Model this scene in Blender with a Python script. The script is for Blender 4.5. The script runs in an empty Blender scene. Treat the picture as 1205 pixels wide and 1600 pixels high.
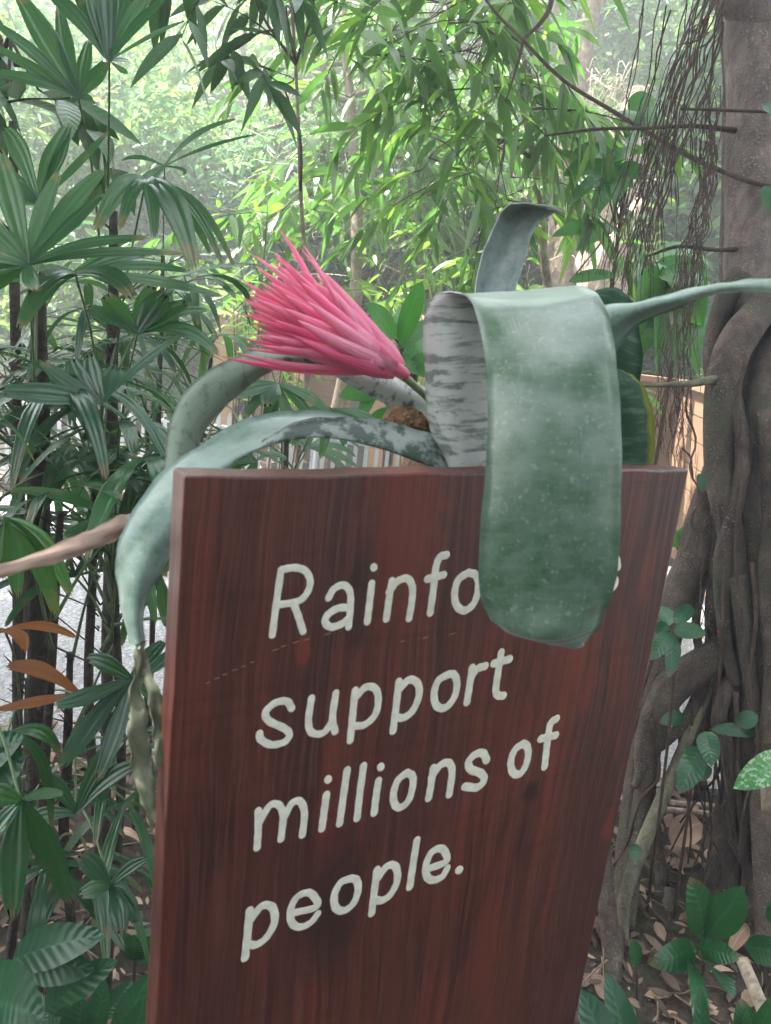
import bpy, math, random
import numpy as np
from mathutils import Vector, Matrix
C = bpy.context.scene
COL = C.collection
R = math.radians
random.seed(7)
# ---------------------------------------------------------------- camera
F = 1266.0
DN = Vector((-595.0, 5085.0, 1266.0)).normalized()      # world down seen in camera axes (x right, y down, z forward)
Zc = -DN
Yc = (Vector((0, 0, 1)) - Zc * Vector((0, 0, 1)).dot(Zc)).normalized()
Xc = Yc.cross(Zc)
# Zc,Yc,Xc are world axes in a (x right,y down,z fwd) frame (right handed)
CAM = Vector((0, 0, 1.25))
def c2w(v):
    v = Vector(v)
    return Vector((v.dot(Xc), v.dot(Yc), v.dot(Zc)))
RT, DW, FW = c2w((1, 0, 0)), c2w((0, 1, 0)), c2w((0, 0, 1))
if RT.cross(-DW).dot(-FW) < 0:
    Xc = -Xc
    RT, DW, FW = c2w((1, 0, 0)), c2w((0, 1, 0)), c2w((0, 0, 1))
def P(px, py, d):
    return CAM + (RT * ((px - 602.5) / F) + DW * ((py - 800.0) / F) + FW) * d
def proj(p):
    q = p - CAM
    z = q.dot(FW)
    return 602.5 + F * q.dot(RT) / z, 800 + F * q.dot(DW) / z, z
cd = bpy.data.cameras.new('camera'); cam = bpy.data.objects.new('camera', cd); COL.objects.link(cam)
up = -DW; bk = -FW
M4 = Matrix(((RT.x, up.x, bk.x, CAM.x), (RT.y, up.y, bk.y, CAM.y), (RT.z, up.z, bk.z, CAM.z), (0, 0, 0, 1)))
cam.matrix_world = M4
cd.sensor_fit = 'VERTICAL'; cd.sensor_height = 36; cd.sensor_width = 27.1
cd.lens = F / 1600 * 36
cd.clip_start = 0.02; cd.clip_end = 500
cd.dof.use_dof = True; cd.dof.focus_distance = 1.6; cd.dof.aperture_fstop = 20
C.camera = cam
# ---------------------------------------------------------------- light
SUN_EL, SUN_AZ = R(58), R(-72)      # azimuth measured from +Y (away from camera) towards +X
w = bpy.data.worlds.new('World'); C.world = w; w.use_nodes = True
nt = w.node_tree
bg = nt.nodes['Background']
sky = nt.nodes.new('ShaderNodeTexSky'); sky.sky_type = 'NISHITA'; sky.sun_disc = False
sky.sun_elevation = SUN_EL; sky.sun_rotation = SUN_AZ
sky.air_density = 1.3; sky.dust_density = 3.5
hs = nt.nodes.new('ShaderNodeHueSaturation'); hs.inputs['Saturation'].default_value = .45
nt.links.new(sky.outputs[0], hs.inputs['Color']); nt.links.new(hs.outputs[0], bg.inputs[0]); bg.inputs[1].default_value = 0.15
sl = bpy.data.lights.new('sun', 'SUN'); sl.energy = 5.0; sl.angle = R(0.6); sl.color = (1, .95, .86)
so = bpy.data.objects.new('sun', sl); COL.objects.link(so)
sd = Vector((math.sin(SUN_AZ) * math.cos(SUN_EL), math.cos(SUN_AZ) * math.cos(SUN_EL), math.sin(SUN_EL)))
so.rotation_euler = sd.to_track_quat('Z', 'Y').to_euler()
C.view_settings.view_transform = 'Standard'; C.view_settings.look = 'None'; C.view_settings.gamma = 1
C.view_settings.exposure = 2.8
C.render.engine = 'CYCLES'
C.cycles.max_bounces = 8; C.cycles.transparent_max_bounces = 8
C.cycles.volume_bounces = 0
# ---------------------------------------------------------------- helpers
def rnd(a, b): return random.uniform(a, b)
def rv(s=1.0): return Vector((rnd(-s, s), rnd(-s, s), rnd(-s, s)))
def tag(o, label=None, cat=None, group=None, kind=None):
    if label: o['label'] = label
    if cat: o['category'] = cat
    if group: o['group'] = group
    if kind: o['kind'] = kind
    return o
def thing(name, loc, label, cat, group=None):
    o = bpy.data.objects.new(name, None); COL.objects.link(o); o.location = loc
    o.empty_display_size = .1
    return tag(o, label, cat, group)
class MB:
    def __init__(s): s.v = []; s.f = []; s.a = []; s.m = []
    def add(s, vs, fs, at, mi=0):
        n = len(s.v); s.v += vs; s.a += at
        for f in fs: s.f.append(tuple(i + n for i in f)); s.m.append(mi)
    def build(s, name, mats, parent=None, smooth=True):
        me = bpy.data.meshes.new(name)
        org = parent.matrix_basis.translation if parent is not None and parent.type == 'EMPTY' else None
        vs = s.v
        if parent is not None:
            q = parent; off = Vector((0, 0, 0))
            while q is not None: off += q.location; q = q.parent
            vs = [(x[0] - off.x, x[1] - off.y, x[2] - off.z) for x in vs]
        me.from_pydata([tuple(x) for x in vs], [], s.f)
        if not isinstance(mats, (list, tuple)): mats = [mats]
        for m in mats: me.materials.append(m)
        me.polygons.foreach_set('material_index', s.m)
        me.polygons.foreach_set('use_smooth', [smooth] * len(s.f))
        if s.a:
            at = me.attributes.new('lf', 'FLOAT_VECTOR', 'POINT')
            at.data.foreach_set('vector', np.array(s.a, dtype=np.float32).ravel())
        me.update()
        o = bpy.data.objects.new(name, me); COL.objects.link(o)
        if parent is not None: o.parent = parent
        return o
def cr(pts, n):
    """catmull-rom through list of vectors (any dim np arrays)"""
    p = [np.array(x, dtype=float) for x in pts]
    p = [2 * p[0] - p[1]] + p + [2 * p[-1] - p[-2]]
    out = []
    for i in range(1, len(p) - 2):
        for k in range(n):
            t = k / n
            out.append(.5 * ((2 * p[i]) + (-p[i-1] + p[i+1]) * t + (2*p[i-1] - 5*p[i] + 4*p[i+1] - p[i+2]) * t*t + (-p[i-1] + 3*p[i] - 3*p[i+1] + p[i+2]) * t**3))
    out.append(p[-2])
    return out
def tube(mb, pts, rad, sides=8, n=4, mi=0, lump=0.0, cap=True, rd=None):
    """pts: world vectors, rad: list or number"""
    if not isinstance(rad, (list, tuple)): rad = [rad] * len(pts)
    q = cr([list(p) + [r] for p, r in zip(pts, rad)], n) if len(pts) > 1 and n > 1 else [np.array(list(p) + [r]) for p, r in zip(pts, rad)]
    rd = random.random() if rd is None else rd
    ph = [rnd(0, 6.28) for _ in range(6)]
    vs = []; at = []; N = len(q)
    c = [Vector(x[:3]) for x in q]
    t0 = (c[1] - c[0]).normalized()
    u = t0.orthogonal().normalized()
    L = 0
    for i in range(N):
        t = (c[min(i+1, N-1)] - c[max(i-1, 0)])
        t = t.normalized() if t.length > 1e-9 else t0
        u = (u - t * u.dot(t)).normalized(); v = t.cross(u)
        if i: L += (c[i] - c[i-1]).length
        r0 = max(q[i][3], 1e-5)
        for k in range(sides):
            a = 2 * math.pi * k / sides
            rr = r0
            if lump:
                rr *= 1 + lump * (math.sin(2*a + ph[0] + L*9) * .5 + math.sin(3*a + ph[1] - L*7) * .35 + math.sin(L*23 + ph[2] + a) * .35 + math.sin(5*a + ph[3] + L * 4) * .25)
            vs.append(c[i] + (u * math.cos(a) + v * math.sin(a)) * rr)
            at.append((k / sides, i / max(N-1, 1), rd))
    fs = []
    for i in range(N-1):
        for k in range(sides):
            k2 = (k+1) % sides
            fs.append((i*sides+k, i*sides+k2, (i+1)*sides+k2, (i+1)*sides+k))
    if cap:
        fs.append(tuple(range(sides))[::-1]); fs.append(tuple((N-1)*sides+k for k in range(sides)))
    mb.add(vs, fs, at, mi)
def lance(t): return math.sin(math.pi * min(1, max(0, t)) ** .75) ** .9 if 0 < t < 1 else 0.0
def ovate(t): return (math.sin(math.pi * t ** .82)) ** .65 if 0 < t < 1 else 0.0
def strap(t): return min(1, .35 + t * 2.2) * (1 - max(0, t - .62) / .38 * .75) ** 1.0
def blade(mb, a, c, b, w, face, prof=lance, n=6, fold=.25, rdv=None, pleat=0, mi=0, wav=0.0, thick=0.0):
    """a bezier leaf: base a, control c, tip b, half-fold, width w (full)"""
    rdv = random.random() if rdv is None else rdv
    nc = 3 if not pleat else 2 * pleat + 1
    vs = []; at = []
    ph = rnd(0, 6.28)
    for i in range(n + 1):
        t = i / n
        p = a * (1-t)**2 + c * 2*t*(1-t) + b * t*t
        d = (c - a) * (1-t) + (b - c) * t
        if d.length < 1e-9: d = b - a
        d.normalize()
        s = d.cross(face)
        if s.length < 1e-4: s = d.orthogonal()
        s.normalize(); nn = s.cross(d)
        hw = w * .5 * max(prof(t), .02 if prof is not strap else .1)
        for k in range(nc):
            u = -1 + 2 * k / (nc - 1)
            h = (abs(u)) * fold * hw + wav * hw * math.sin(t * 11 + ph + u * 2)
            if pleat: h += (hw * .085 if k % 2 else 0)
            e = 0
            if pleat and i == n: e = -(w * .35) * (k % 2) - abs(u) * w * .25
            vs.append(p + s * (u * hw) + nn * h + d * e); at.append((u, t, rdv))
    fs = [(i*nc+k, i*nc+k+1, (i+1)*nc+k+1, (i+1)*nc+k) for i in range(n) for k in range(nc-1)]
    mb.add(vs, fs, at, mi)
def loft(mb, secs, na=10, nl=8, th=.0012, rdv=.5, mi=(0, 1), wob=0.0):
    """secs: list of (L,M,R) with each (px,py,d); two skins, top facing the camera side given by L->R order"""
    flat = [sum([list(P(*p)) for p in s], []) for s in secs]
    q = cr(flat, nl); N = len(q); grid = []
    # smooth v by length
    for i, x in enumerate(q):
        L, M, Rr = Vector(x[:3]), Vector(x[3:6]), Vector(x[6:9]); row = []
        cc = M * 2 - (L + Rr) * .5
        for k in range(na + 1):
            t = k / na
            row.append(L * (1-t)**2 + cc * 2*t*(1-t) + Rr * t*t)
        grid.append(row)
    nrm = []
    for i in range(N):
        for k in range(na + 1):
            du = grid[i][min(k+1, na)] - grid[i][max(k-1, 0)]; dv = grid[min(i+1, N-1)][k] - grid[max(i-1, 0)][k]
            z = du.cross(dv); nrm.append(z.normalized() if z.length > 1e-12 else Vector((0, 0, 1)))
    W = na + 1
    if wob:
        for i in range(N):
            for k in range(W):
                a = wob * (math.sin(i * .9 + k * .4) * .4 + math.sin(i * .35 - k * 1.1 + 2) * .6) * (abs(2*k/na-1))
                grid[i][k] = grid[i][k] + nrm[i*W+k] * a
    # arclength
    ln = [0]
    for i in range(1, N): ln.append(ln[-1] + (grid[i][na//2] - grid[i-1][na//2]).length)
    for side in (0, 1):
        sg = .5 if side == 0 else -.5
        vs = [grid[i][k] + nrm[i*W+k] * (th * sg) for i in range(N) for k in range(W)]
        at = [(2*k/na-1, ln[i], i/(N-1)) for i in range(N) for k in range(W)]
        fs = [(i*W+k, i*W+k+1, (i+1)*W+k+1, (i+1)*W+k) for i in range(N-1) for k in range(na)]
        if side: fs = [f[::-1] for f in fs]
        mb.add(vs, fs, at, mi[side])
    n0 = len(mb.v) - 2*N*W; n1 = n0 + N*W
    rim = [i*W for i in range(N)] + [(N-1)*W + k for k in range(1, W)] + [i*W + na for i in range(N-2, -1, -1)] + [k for k in range(na-1, 0, -1)]
    for j in range(len(rim)):
        a, b = rim[j], rim[(j+1) % len(rim)]
        mb.f.append((n0+a, n1+a, n1+b, n0+b)); mb.m.append(mi[0])
# ---------------------------------------------------------------- node helpers
class NT:
    def __init__(s, name):
        s.m = bpy.data.materials.new(name); s.m.use_nodes = True; s.t = s.m.node_tree; s.n = s.t.nodes
        s.b = s.n['Principled BSDF']; s.out = s.n['Material Output']
    def new(s, ty, **kw):
        x = s.n.new(ty)
        for k, v in kw.items(): setattr(x, k, v)
        return x
    def l(s, a, b): s.t.links.new(a, b)
    def tc(s, w='Object'): return s.new('ShaderNodeTexCoord').outputs[w]
    def mapping(s, src, scale=(1, 1, 1), rot=(0, 0, 0)):
        x = s.new('ShaderNodeMapping'); x.inputs['Scale'].default_value = scale; x.inputs['Rotation'].default_value = rot
        s.l(src, x.inputs[0]); return x.outputs[0]
    def noise(s, src, sc=5, det=4, rough=.55, dist=0):
        x = s.new('ShaderNodeTexNoise'); x.inputs['Scale'].default_value = sc; x.inputs['Detail'].default_value = det
        x.inputs['Roughness'].default_value = rough; x.inputs['Distortion'].default_value = dist
        if src is not None: s.l(src, x.inputs['Vector'])
        return x.outputs['Fac']
    def ramp(s, src, stops, interp='LINEAR'):
        x = s.new('ShaderNodeValToRGB'); x.color_ramp.interpolation = interp; e = x.color_ramp.elements
        while len(e) < len(stops): e.new(.5)
        for i, (p, c) in enumerate(stops):
            e[i].position = p; e[i].color = (c, c, c, 1) if not isinstance(c, (tuple, list)) else tuple(c) + (1,)
        s.l(src, x.inputs[0]); return x.outputs[0]
    def mix(s, f, a, b, mode='MIX'):
        x = s.new('ShaderNodeMix', data_type='RGBA', blend_type=mode)
        for i, v in ((0, f), (6, a), (7, b)):
            if hasattr(v, 'is_linked') or hasattr(v, 'links'): s.l(v, x.inputs[i])
            elif i == 0: x.inputs[0].default_value = v
            else: x.inputs[i].default_value = tuple(v) + (1,)
        return x.outputs[2]
    def math(s, op, a, b=0.0):
        x = s.new('ShaderNodeMath', operation=op)
        for i, v in ((0, a), (1, b)):
            if hasattr(v, 'links'): s.l(v, x.inputs[i])
            else: x.inputs[i].default_value = v
        return x.outputs[0]
    def lf(s):
        x = s.new('ShaderNodeAttribute'); x.attribute_name = 'lf'
        y = s.new('ShaderNodeSeparateXYZ'); s.l(x.outputs['Vector'], y.inputs[0]); return x.outputs['Vector'], y.outputs
    def bump(s, h, st=.3, dist=.01):
        x = s.new('ShaderNodeBump'); x.inputs['Strength'].default_value = st; x.inputs['Distance'].default_value = dist
        s.l(h, x.inputs['Height']); s.l(x.outputs[0], s.b.inputs['Normal']); return x.outputs[0]
    def set(s, col=None, rough=.5, spec=.5):
        if col is not None:
            if hasattr(col, 'links'): s.l(col, s.b.inputs['Base Color'])
            else: s.b.inputs['Base Color'].default_value = tuple(col) + (1,)
        if hasattr(rough, 'links'): s.l(rough, s.b.inputs['Roughness'])
        else: s.b.inputs['Roughness'].default_value = rough
        s.b.inputs['Specular IOR Level'].default_value = spec
    def translucent(s, col, f):
        t = s.new('ShaderNodeBsdfTranslucent'); m = s.new('ShaderNodeMixShader')
        if hasattr(col, 'links'): s.l(col, t.inputs[0])
        else: t.inputs[0].default_value = tuple(col) + (1,)
        m.inputs[0].default_value = f
        s.l(s.b.outputs[0], m.inputs[1]); s.l(t.outputs[0], m.inputs[2]); s.l(m.outputs[0], s.out.inputs[0])
def leafmat(name, c0, c1, rough=.4, tr=.35, trc=None, ribs=0, spec=.5, rib=.3, spots=None, brown=None):
    s = NT(name); v, o = s.lf()
    base = s.mix(o[2], c0, c1)
    nz = s.noise(s.tc(), 14, 4)
    base = s.mix(s.ramp(nz, [(.3, 0), (.7, 1)]), base, s.mix(.5, base, tuple(x * 1.5 for x in c1)))
    au = s.math('ABSOLUTE', o[0])
    if rib:
        line = s.ramp(au, [(0.0, rib), (.05, rib * .6), (.12, 0)])
        base = s.mix(line, base, tuple(min(1, x * 2.2 + .02) for x in c1))
    if ribs:
        st = s.math('SINE', s.math('MULTIPLY', o[0], ribs * 3.14159))
        base = s.mix(s.ramp(st, [(.0, 0), (1, .14)]), base, tuple(x * 1.7 for x in c1))
        s.bump(s.math('ADD', st, s.math('MULTIPLY', nz, 2.5)), .25, .0012)
    else:
        # side veins
        vv = s.math('SINE', s.math('ADD', s.math('MULTIPLY', o[1], 60.0), s.math('MULTIPLY', au, -9.0)))
        s.bump(s.math('ADD', s.math('MULTIPLY', vv, .5), nz), .25, .002)
    if spots:
        sp = s.noise(s.tc(), 160, 3)
        base = s.mix(s.ramp(sp, [(.52, 0), (.57, 1)]), base, spots)
    if brown:
        bn = s.math('ADD', s.noise(s.tc(), 25, 3), s.math('MULTIPLY', s.math('POWER', o[1], 6.0), .35))
        base = s.mix(s.ramp(bn, [(.66, 0), (.8, 1)]), base, brown)
    s.set(base, rough, spec)
    if tr:
        s.translucent(s.mix(o[2], tuple(trc), tuple(x * 1.15 for x in trc)) if trc else base, tr)
    return s.m
# ---------------------------------------------------------------- materials
def ground_mat():
    s = NT('soil'); tc = s.tc()
    a = s.noise(tc, 3, 6); b = s.noise(tc, 38, 5, .7)
    c = s.mix(s.ramp(b, [(.35, 0), (.65, 1)]), (.022, .017, .014), (.085, .068, .055))
    c = s.mix(s.ramp(a, [(.4, 0), (.7, .6)]), c, (.05, .055, .03))
    s.set(c, .95, .2); s.bump(b, .9, .02); return s.m
def path_mat():
    s = NT('path_aggregate'); tc = s.tc()
    v = s.new('ShaderNodeTexVoronoi'); v.inputs['Scale'].default_value = 95; s.l(tc, v.inputs['Vector'])
    v2 = s.new('ShaderNodeTexVoronoi'); v2.inputs['Scale'].default_value = 210; s.l(tc, v2.inputs['Vector'])
    c = s.mix(v.outputs['Color'], (.30, .31, .33), (.62, .62, .64))
    c = s.mix(s.ramp(v.outputs['Distance'], [(.35, 0), (.8, .75)]), c, (.15, .15, .16))
    c = s.mix(s.ramp(s.noise(tc, 1.6, 5), [(.4, 0), (.75, .5)]), c, (.22, .21, .2))
    s.set(c, .8, .35); s.bump(s.math('ADD', v.outputs['Distance'], v2.outputs['Distance']), .7, .006); return s.m
def bark_mat(name, c0, c1, speck, ss=150, th=.6, rough=.85, bump=.6, moss=None):
    s = NT(name); tc = s.tc()
    a = s.noise(tc, 9, 6, .6, .6); b = s.noise(s.mapping(tc, (1, 1, .45)), 55, 6, .65)
    c = s.mix(s.ramp(a, [(.3, 0), (.7, 1)]), c0, c1)
    c = s.mix(s.ramp(b, [(.4, .55), (.6, 0)]), c, tuple(x * .45 for x in c0))
    sp = s.noise(tc, ss, 2, .5)
    sm = s.ramp(s.noise(tc, 13, 4), [(.42, .15), (.62, 1)])
    c = s.mix(s.math('MULTIPLY', s.ramp(sp, [(th, 0), (th + .06, .7)]), sm), c, speck)
    if moss: c = s.mix(s.ramp(s.noise(tc, 6, 5), [(.48, 0), (.66, .7)]), c, moss)
    s.set(c, rough, .3); s.bump(s.math('ADD', s.math('MULTIPLY', b, 1.0), s.math('ADD', s.math('MULTIPLY', a, 2.0), s.math('MULTIPLY', sp, .5))), bump, .012); return s.m
def plank_mat(name, c0, c1, knots=True, sc=1.0):
    s = NT(name); v, o = s.lf(); tc = s.tc()
    m = s.mapping(tc, (2.2 * sc, 2.2 * sc, 26 * sc))
    a = s.noise(m, 4, 6, .6, .8)
    c = s.mix(s.ramp(a, [(.3, 0), (.7, 1)]), c0, c1)
    c = s.mix(s.math('MULTIPLY', o[2], .45), c, tuple(x * .6 for x in c0))
    c = s.mix(s.ramp(s.noise(tc, 2.3, 4), [(.45, 0), (.75, .5)]), c, tuple(x * .55 for x in c1))
    if knots:
        vo = s.new('ShaderNodeTexVoronoi'); vo.inputs['Scale'].default_value = 5.5; s.l(s.mapping(tc, (1, 1, 1.6)), vo.inputs['Vector'])
        c = s.mix(s.ramp(vo.outputs['Distance'], [(.05, .85), (.1, 0)]), c, (.12, .06, .03))
    s.set(c, .75, .3); s.bump(a, .4, .004); return s.m
def simple(name, col, rough=.5, metal=0, nz=.25, sc=20):
    s = NT(name); c = s.mix(s.ramp(s.noise(s.tc(), sc, 5), [(.3, 0), (.75, 1)]), col, tuple(x * (1 - nz) for x in col))
    s.set(c, rough); s.b.inputs['Metallic'].default_value = metal; return s.m
def sign_mat():
    s = NT('stained_red_wood'); tc = s.tc()
    # local axes: x across board, z up along the grain
    warp = s.noise(s.mapping(tc, (6, 6, 2.2)), 1.0, 3)
    m = s.new('ShaderNodeVectorMath', operation='ADD'); s.l(s.mapping(tc, (1, 1, .02)), m.inputs[0])
    cx = s.new('ShaderNodeCombineXYZ'); s.l(s.math('MULTIPLY', warp, .055), cx.inputs[0]); s.l(cx.outputs[0], m.inputs[1])
    fine = s.noise(m.outputs[0], 420, 3, .6)
    rings = s.noise(m.outputs[0], 150, 3, .5)
    broad = s.noise(s.mapping(tc, (15, 15, 1.1)), 1.0, 4, .55, .6)
    blot = s.noise(s.mapping(tc, (26, 26, 5.5)), 1.0, 5, .6, .8)
    cross = s.noise(s.mapping(tc, (7, 7, 150)), 1.0, 3, .6)
    c = s.mix(s.ramp(broad, [(.34, 0), (.5, .55), (.66, 1)]), (.050, .021, .018), (.150, .030, .020))
    c = s.mix(s.ramp(blot, [(.57, 0), (.68, .6)]), c, (.19, .034, .02))
    c = s.mix(s.ramp(blot, [(.33, .6), (.45, 0)]), c, (.026, .012, .011))
    c = s.mix(s.ramp(rings, [(.42, .48), (.56, 0)]), c, (.034, .015, .013))
    c = s.mix(s.ramp(fine, [(.48, 0), (.66, .55)]), c, (.15, .055, .042))
    c = s.mix(s.ramp(cross, [(.5, 0), (.7, .28)]), c, (.03, .008, .006))
    for (kx, kz, kr, st, col) in KNOTS:
        d = s.new('ShaderNodeVectorMath', operation='SUBTRACT'); s.l(tc, d.inputs[0]); d.inputs[1].default_value = (kx, 0, kz)
        ln = s.new('ShaderNodeVectorMath', operation='LENGTH'); s.l(s.mapping(d.outputs[0], (1 / kr, 0, 1 / (kr * st))), ln.inputs[0])
        q = s.math('ADD', ln.outputs['Value'], s.math('MULTIPLY', s.math('SUBTRACT', s.noise(tc, 90, 4), .5), 1.3))
        c = s.mix(s.ramp(q, [(.45, .85), (1.0, 0)]), c, col)
    rg = s.ramp(s.math('ADD', s.math('MULTIPLY', rings, .5), s.math('MULTIPLY', blot, .5)), [(.3, .34), (.7, .52)])
    s.set(c, rg, .5)
    s.bump(s.math('ADD', s.math('MULTIPLY', rings, .8), s.math('ADD', s.math('MULTIPLY', fine, .35), s.math('MULTIPLY', cross, .2))), .35, .0016)
    return s.m
KNOTS = []
M = {}
M['soil'] = ground_mat(); M['path'] = path_mat()
M['fig'] = bark_mat('fig_bark', (.125, .10, .09), (.24, .195, .175), (.38, .31, .25), 170, .6)
M['root'] = bark_mat('fig_root_bark', (.05, .038, .033), (.15, .115, .095), (.33, .26, .2), 230, .60, moss=(.06, .068, .04))
M['aerial'] = bark_mat('aerial_root_bark', (.05, .034, .028), (.125, .085, .066), (.15, .1, .08), 200, .66)
M['vine'] = bark_mat('vine_bark', (.13, .125, .085), (.24, .22, .15), (.32, .28, .2), 180, .66)
M['trunk'] = bark_mat('pale_bark', (.16, .125, .09), (.36, .29, .22), (.5, .42, .33), 60, .64)
M['twig'] = bark_mat('twig_bark', (.05, .036, .028), (.11, .08, .06), (.2, .16, .12), 90, .66)
M['palmstem'] = bark_mat('palm_fibre', (.022, .019, .016), (.07, .058, .044), (.09, .075, .06), 120, .62, bump=.9)
M['palmcane'] = leafmat('palm_petiole', (.045, .09, .035), (.08, .13, .05), .4, 0, rib=0)
M['deadwood'] = bark_mat('dead_wood', (.26, .2, .15), (.52, .43, .34), (.6, .5, .4), 40, .66)
M['plank'] = plank_mat('fence_plank_wood', (.22, .13, .08), (.32, .20, .13))
M['postw'] = plank_mat('fence_post_wood', (.42, .27, .15), (.52, .35, .22), False)
M['metal'] = simple('galvanised_metal', (.50, .52, .54), .4, .3, .3)
M['darkmetal'] = simple('dark_grey_metal', (.10, .11, .12), .4, .2, .2)
M['paint'] = simple('cream_paint', (.85, .84, .72), .55, 0, .28, 140)
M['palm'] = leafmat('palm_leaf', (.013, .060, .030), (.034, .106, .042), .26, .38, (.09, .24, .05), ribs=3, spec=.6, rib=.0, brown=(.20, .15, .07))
M['palm_dk'] = leafmat('palm_leaf_dark', (.010, .048, .026), (.024, .078, .036), .26, .3, (.05, .15, .03), ribs=3, spec=.6, rib=0, brown=(.15, .11, .06))  # darker palm leaf; on the low fans its tone stands in for shade
M['palm_dead'] = leafmat('palm_leaf_dead', (.16, .05, .015), (.24, .09, .02), .5, .3, (.28, .09, .02), ribs=2, rib=0)
M['palm_brown'] = leafmat('palm_leaf_brown', (.10, .06, .035), (.18, .12, .08), .6, .15, ribs=2, rib=0)
M['lance'] = leafmat('lance_leaf', (.035, .095, .02), (.075, .155, .032), .35, .5, (.10, .24, .045), rib=.35)
M['lance_y'] = leafmat('lance_leaf_young', (.085, .20, .025), (.15, .27, .04), .38, .5, (.18, .36, .04), rib=.2)
M['broad'] = leafmat('broad_leaf', (.020, .092, .018), (.038, .14, .028), .33, .42, (.07, .26, .03), rib=.4)
M['broad_dk'] = leafmat('seedling_leaf', (.009, .054, .024), (.02, .088, .034), .28, .2, (.04, .16, .03), rib=.4, brown=(.10, .07, .035))
M['ginger'] = leafmat('ribbed_leaf', (.009, .052, .028), (.02, .08, .038), .3, .25, (.04, .16, .05), rib=.5)
M['varieg'] = leafmat('spotted_leaf', (.03, .15, .03), (.05, .2, .05), .3, .3, (.08, .3, .04), rib=.5, spots=(.4, .55, .38))
M['litter'] = leafmat('dead_leaf', (.10, .06, .042), (.27, .19, .145), .75, .12, rib=.25, spec=.2)
M['litter_dk'] = leafmat('dead_leaf_dark', (.05, .034, .026), (.12, .085, .065), .8, .05, rib=.2, spec=.2)
M['litter_lt'] = leafmat('dead_leaf_pale', (.28, .18, .125), (.42, .30, .22), .75, .15, rib=.35, spec=.2)
M['bgA'] = leafmat('painted_sunlit_leaf', (.06, .15, .045), (.15, .27, .08), .45, .5, (.27, .44, .10), rib=.15)  # background leaf with sunlight put into its colour
M['bgB'] = leafmat('painted_sunlit_leaf_bluish', (.045, .14, .065), (.12, .26, .12), .38, .45, (.18, .37, .13), rib=.15)  # bluish copy, sunlight likewise put into the colour
M['bgC'] = leafmat('painted_shade_leaf', (.02, .075, .025), (.045, .12, .04), .4, .35, (.08, .2, .04), rib=.15)  # darker copy of the background leaf, shade put into its colour
M['straw'] = leafmat('dry_strand', (.35, .29, .2), (.55, .48, .36), .6, .2, rib=0)
M['canopy'] = leafmat('canopy_leaf', (.02, .07, .02), (.04, .1, .03), .4, .2, (.05, .14, .03), rib=.2)
# ---------------------------------------------------------------- the setting
def noise2(x, y): return math.sin(x*1.3+.4)*math.cos(y*1.7) * .5 + math.sin(x*3.1+y*2.3+1) * .3 + math.sin(x*7.3-y*5.1) * .12
def gz(x, y):
    z = .03 * noise2(x, y)
    if y > 7: z += (y - 7) * .12 + .5 * (1 - math.exp(-(y-7) * .3))
    # flat under the path
    k = 1.0
    if 1.9 < y < 4.9: k = 0.1
    return z * k
def ground():
    mb = MB(); xs = np.concatenate([np.linspace(-60, -5, 12), np.linspace(-4.6, 4.6, 60), np.linspace(5, 60, 12)])
    ys = np.concatenate([np.linspace(-30, -.6, 8), np.linspace(-.4, 9, 70), np.linspace(10, 90, 24)])
    nx = len(xs)
    vs = [Vector((x, y, gz(x, y))) for y in ys for x in xs]
    fs = [(j*nx+i, j*nx+i+1, (j+1)*nx+i+1, (j+1)*nx+i) for j in range(len(ys)-1) for i in range(nx-1)]
    mb.add(vs, fs, [(0, 0, 0)] * len(vs)); tag(mb.build('ground', M['soil']), kind='structure')
ground()
def path():
    mb = MB(); vs = []; N = 80
    for i in range(N + 1):
        x = -8 + 16 * i / N
        y0 = 2.02 + .16 * math.sin(x*.9) - .1 * x * .3; y1 = 4.42 + .05 * math.sin(x*.7)
        j = .012 * math.sin(x * 37) + .01 * math.sin(x * 91)
        vs += [Vector((x, y0 + j, -.03)), Vector((x, y0 + j, .022)), Vector((x, (y0+y1)/2, .03)), Vector((x, y1, .022)), Vector((x, y1, -.03))]
    fs = [(i*5+k, (i+1)*5+k, (i+1)*5+k+1, i*5+k+1) for i in range(N) for k in range(4)]
    mb.add(vs, fs, [(0, 0, 0)] * len(vs)); tag(mb.build('path', M['path'], smooth=False), kind='structure')
path()
def litter(name, n, x0, x1, y0, y1, s0, s1, mats, zo=0.0, skip=lambda x, y: False):
    mb = MB()
    for i in range(n):
        x, y = rnd(x0, x1), rnd(y0, y1)
        if skip(x, y): continue
        z = gz(x, y) + .006 + random.random() ** 2 * .03 + zo; a = rnd(0, 6.28); L = rnd(s0, s1)
        d = Vector((math.cos(a), math.sin(a), rnd(-.25, .3))); b = Vector((x, y, z)); f = Vector((rnd(-.6, .6), rnd(-.6, .6), 1)).normalized()
        blade(mb, b, b + d * L * .5 + f * rnd(-.2, .3) * L, b + d * L, L * rnd(.25, .55), f, random.choice([lance, ovate]), 4, rnd(-.5, .8), mi=random.randrange(len(mats)))
    for i in range(n // 9):
        x, y = rnd(x0, x1), rnd(y0, y1)
        if skip(x, y): continue
        a = rnd(0, 6.28); L = rnd(s0, s1) * 2.2; z = gz(x, y) + rnd(.004, .03); d = Vector((math.cos(a), math.sin(a), rnd(-.1, .15)))
        p = Vector((x, y, z)); tube(mb, [p, p + d * L * .5 + rv(.006), p + d * L], [.0022, .0018, .001], 4, 3, mi=0)
    return tag(mb.build(name, mats), kind='stuff')
litter('leaf_litter', 5200, -1.4, 1.9, .55, 2.15, .015, .065, [M['litter'], M['litter_dk'], M['litter_dk'], M['litter'], M['litter_lt']])
litter('leaf_litter', 2200, -2.6, 3.2, 4.5, 8.3, .06, .16, [M['litter_lt'], M['litter']], .02)
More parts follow.
